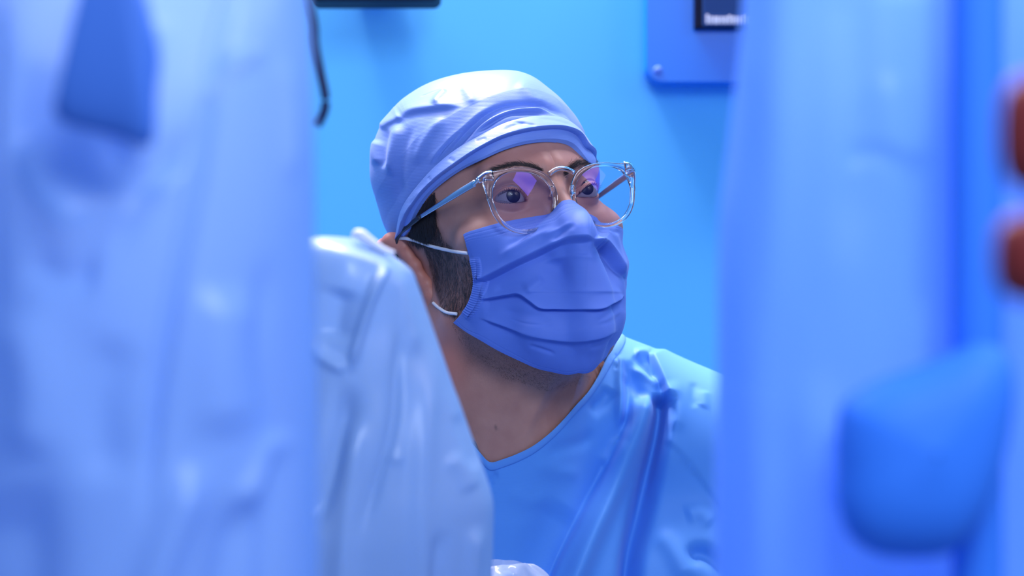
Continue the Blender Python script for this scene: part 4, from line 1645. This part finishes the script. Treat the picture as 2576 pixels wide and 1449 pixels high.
# ------------------------------------------------------------------ red knobs at the right edge
def knob(name, c, r, label):
    a = np.linspace(0, 1, 26)
    rr_ = np.interp(a, [0, .06, .15, .30, .5, .7, .85, .95, 1], [.15, .62, .86, .98, 1, .97, .84, .58, .12])
    path = np.stack([np.full(26, c[0]), np.full(26, c[1]), c[2] - r[1] + 2 * r[1] * a], -1)
    V, Qk, Tk = tube_grid(path, rr_ * r[0], n=36, up=(0, 1, 0))
    o = link_mesh(name, poly_mesh(name, [(V, Qk, Tk)]), M['red'])
    return tag(o, label, 'knob', group='red knobs')


kx = px2mm(2600, 335, 540)
knob('red_knob', kx, (8.6, 15.0), 'larger upper red knob blurred at the right edge')
kx2 = px2mm(2592, 648, 540)
knob('red_knob', kx2, (9.2, 11.5), 'smaller lower red knob blurred at the right edge')

# ------------------------------------------------------------------ wall panel with display
PD = 2190.0
pc = px2mm(1800, -30, PD)
k = PD / FPX


def rounded_slab(x0, x1, y0, y1, d0, d1, r, n=10, bev=1.5):
    """slab in picture pixels at depth d0..d1 with rounded corners"""
    P2 = []
    for cx_, cy_, a0 in ((x1 - r, y0 + r, -90), (x1 - r, y1 - r, 0), (x0 + r, y1 - r, 90), (x0 + r, y0 + r, 180)):
        for t in np.linspace(0, 90, n):
            a = rad(a0 + t)
            P2.append((cx_ + r * cos(a), cy_ + r * sin(a)))
    P2 = np.array(P2)
    cen = P2.mean(0)
    rings = []
    for dd, ins in ((d1, 0), (d0 + bev, 0), (d0, bev / k)):
        v = P2 - cen
        v = v * (1 - ins / np.maximum(np.linalg.norm(v, axis=1, keepdims=True), 1))
        p = px2mm(cen[0] + v[:, 0], cen[1] + v[:, 1], d0)
        p[:, 1] = dd
        rings.append(p)
    m_ = len(P2)
    V = np.vstack(rings + [rings[-1].mean(0)[None]])
    Qs, Ts = [], []
    for j in range(2):
        for i in range(m_):
            i2 = (i + 1) % m_
            Qs.append((j * m_ + i, j * m_ + i2, (j + 1) * m_ + i2, (j + 1) * m_ + i))
    for i in range(m_):
        Ts.append((2 * m_ + i, 2 * m_ + (i + 1) % m_, 3 * m_))
    return V, np.array(Qs), np.array(Ts)


panel = empty('equipment_monitor', to_m(px2mm(1760, 208, PD)), 'bright blue wall equipment panel with a dark display above the right drape edge', 'monitor')
link_mesh('housing', poly_mesh('housing', [rounded_slab(1625, 1985, -330, 208, PD, WALL_D + 5, 42)], smooth=False), M['panel'], panel)
bz = link_mesh('display_bezel', poly_mesh('display_bezel', [rounded_slab(1748, 1935, -260, 71, PD - 14, PD, 4)], smooth=False), M['bezel'], panel)
sc_ = link_mesh('display', poly_mesh('display', [rounded_slab(1768, 1925, -250, 67, PD - 17, PD - 12, 3)], smooth=False), M['screen'], bz)
# one line of small white print, too soft to read: strokes of letter height
st = []
xx = 1776.0
for w_, t_ in ((9, 36), (10, 41), (16, 42), (10, 42), (11, 42), (9, 38), (11, 41), (12, 42), (10, 42), (11, 38), (10, 42)):
    st.append(rounded_slab(xx, xx + w_ - 2, t_, 60, PD - 18.2, PD - 16.5, 2, n=3, bev=.3))
    xx += w_
link_mesh('display_print', poly_mesh('display_print', st, smooth=False), M['print'], bz)
P, _t = uv_sphere(px2mm(1655, 177, PD), 4.6, (0, -1, 0), 20, 10, 0, 1.5)
P[..., 1] = PD + (P[..., 1] - PD) * .5
grid_obj('screw', P, M['screw'], panel, True)

# dark monitor whose lower edge just enters at the top
mon = empty('overhead_monitor', to_m(px2mm(950, 0, 2080)), 'dark overhead monitor whose lower edge shows along the top', 'monitor')
link_mesh('screen_case', poly_mesh('screen_case', [rounded_slab(770, 1105, -130, 2, 2080, 2140, 20)], smooth=False), M['bezel'], mon)
tube_obj('mount_arm', np.array([px2mm(940, -70, 2135), px2mm(940, -70, 2190), px2mm(940, -70, 2235)]), 22, M['panel'], mon, n=16)

# hanging cable
cp = catmull([(700, -6600), (735, -600), (752, -200), (776, -20), (790, 60), (793, 110), (806, 180), (818, 240), (817, 275), (806, 302), (797, 316)], 800)
cb = tube_obj('hanging_cable', px2mm(cp[:, 0], cp[:, 1], 1080), 2.3, M['cable'], None, n=14)
tag(cb, 'dark cable with a hooked end hanging just right of the broad left drape', 'cable')

# ------------------------------------------------------------------ crumpled clear film low in front of the chest
nU, nV = 120, 90
a_ = np.linspace(0, 2 * np.pi, nU, endpoint=False)
t_ = np.linspace(.02, 1, nV)
A, T2 = np.meshgrid(a_, t_, indexing='ij')
cB = px2mm(1275, 1412, 1500)
rx = np.sqrt(T2) * 1.0
X = np.sin(A) * (10 + 52 * T2 ** .5)
Yd = -np.cos(A) * (8 + 38 * T2 ** .55)
Zd = -T2 ** 1.25 * 170
crk = np.sin(A * 5 + T2 * 9) * .8 + np.sin(A * 9 - T2 * 14 + 1) * .6 + np.sin(A * 3 + T2 * 22) * .7
X = X + np.sin(A) * crk * 2.2
Yd = Yd - np.cos(A) * crk * 2.2
P = cB + np.stack([X, Yd, Zd + 1.5 * np.sin(A * 2 + .5) * (1 - T2)], -1)
pb = grid_obj('clear_plastic_cover', P, M['film_clear'], None, True, True)
tag(pb, 'crumpled clear plastic cover at the bottom in front of the gown', 'plastic cover')

c_col = lathe(np.array([(cB[0], cB[1], z) for z in (-1540, -1500, -900, -500, cB[2] - 60, cB[2] - 14, cB[2] - 6)]), [22, 20, 12, 11, 10, 9, 2])
column('instrument_arm', [('column', [c_col], M['arm_pale'])], M['arm_pale'], 'slim pale instrument arm standing under the crumpled clear plastic cover', (cB[0], cB[1]))
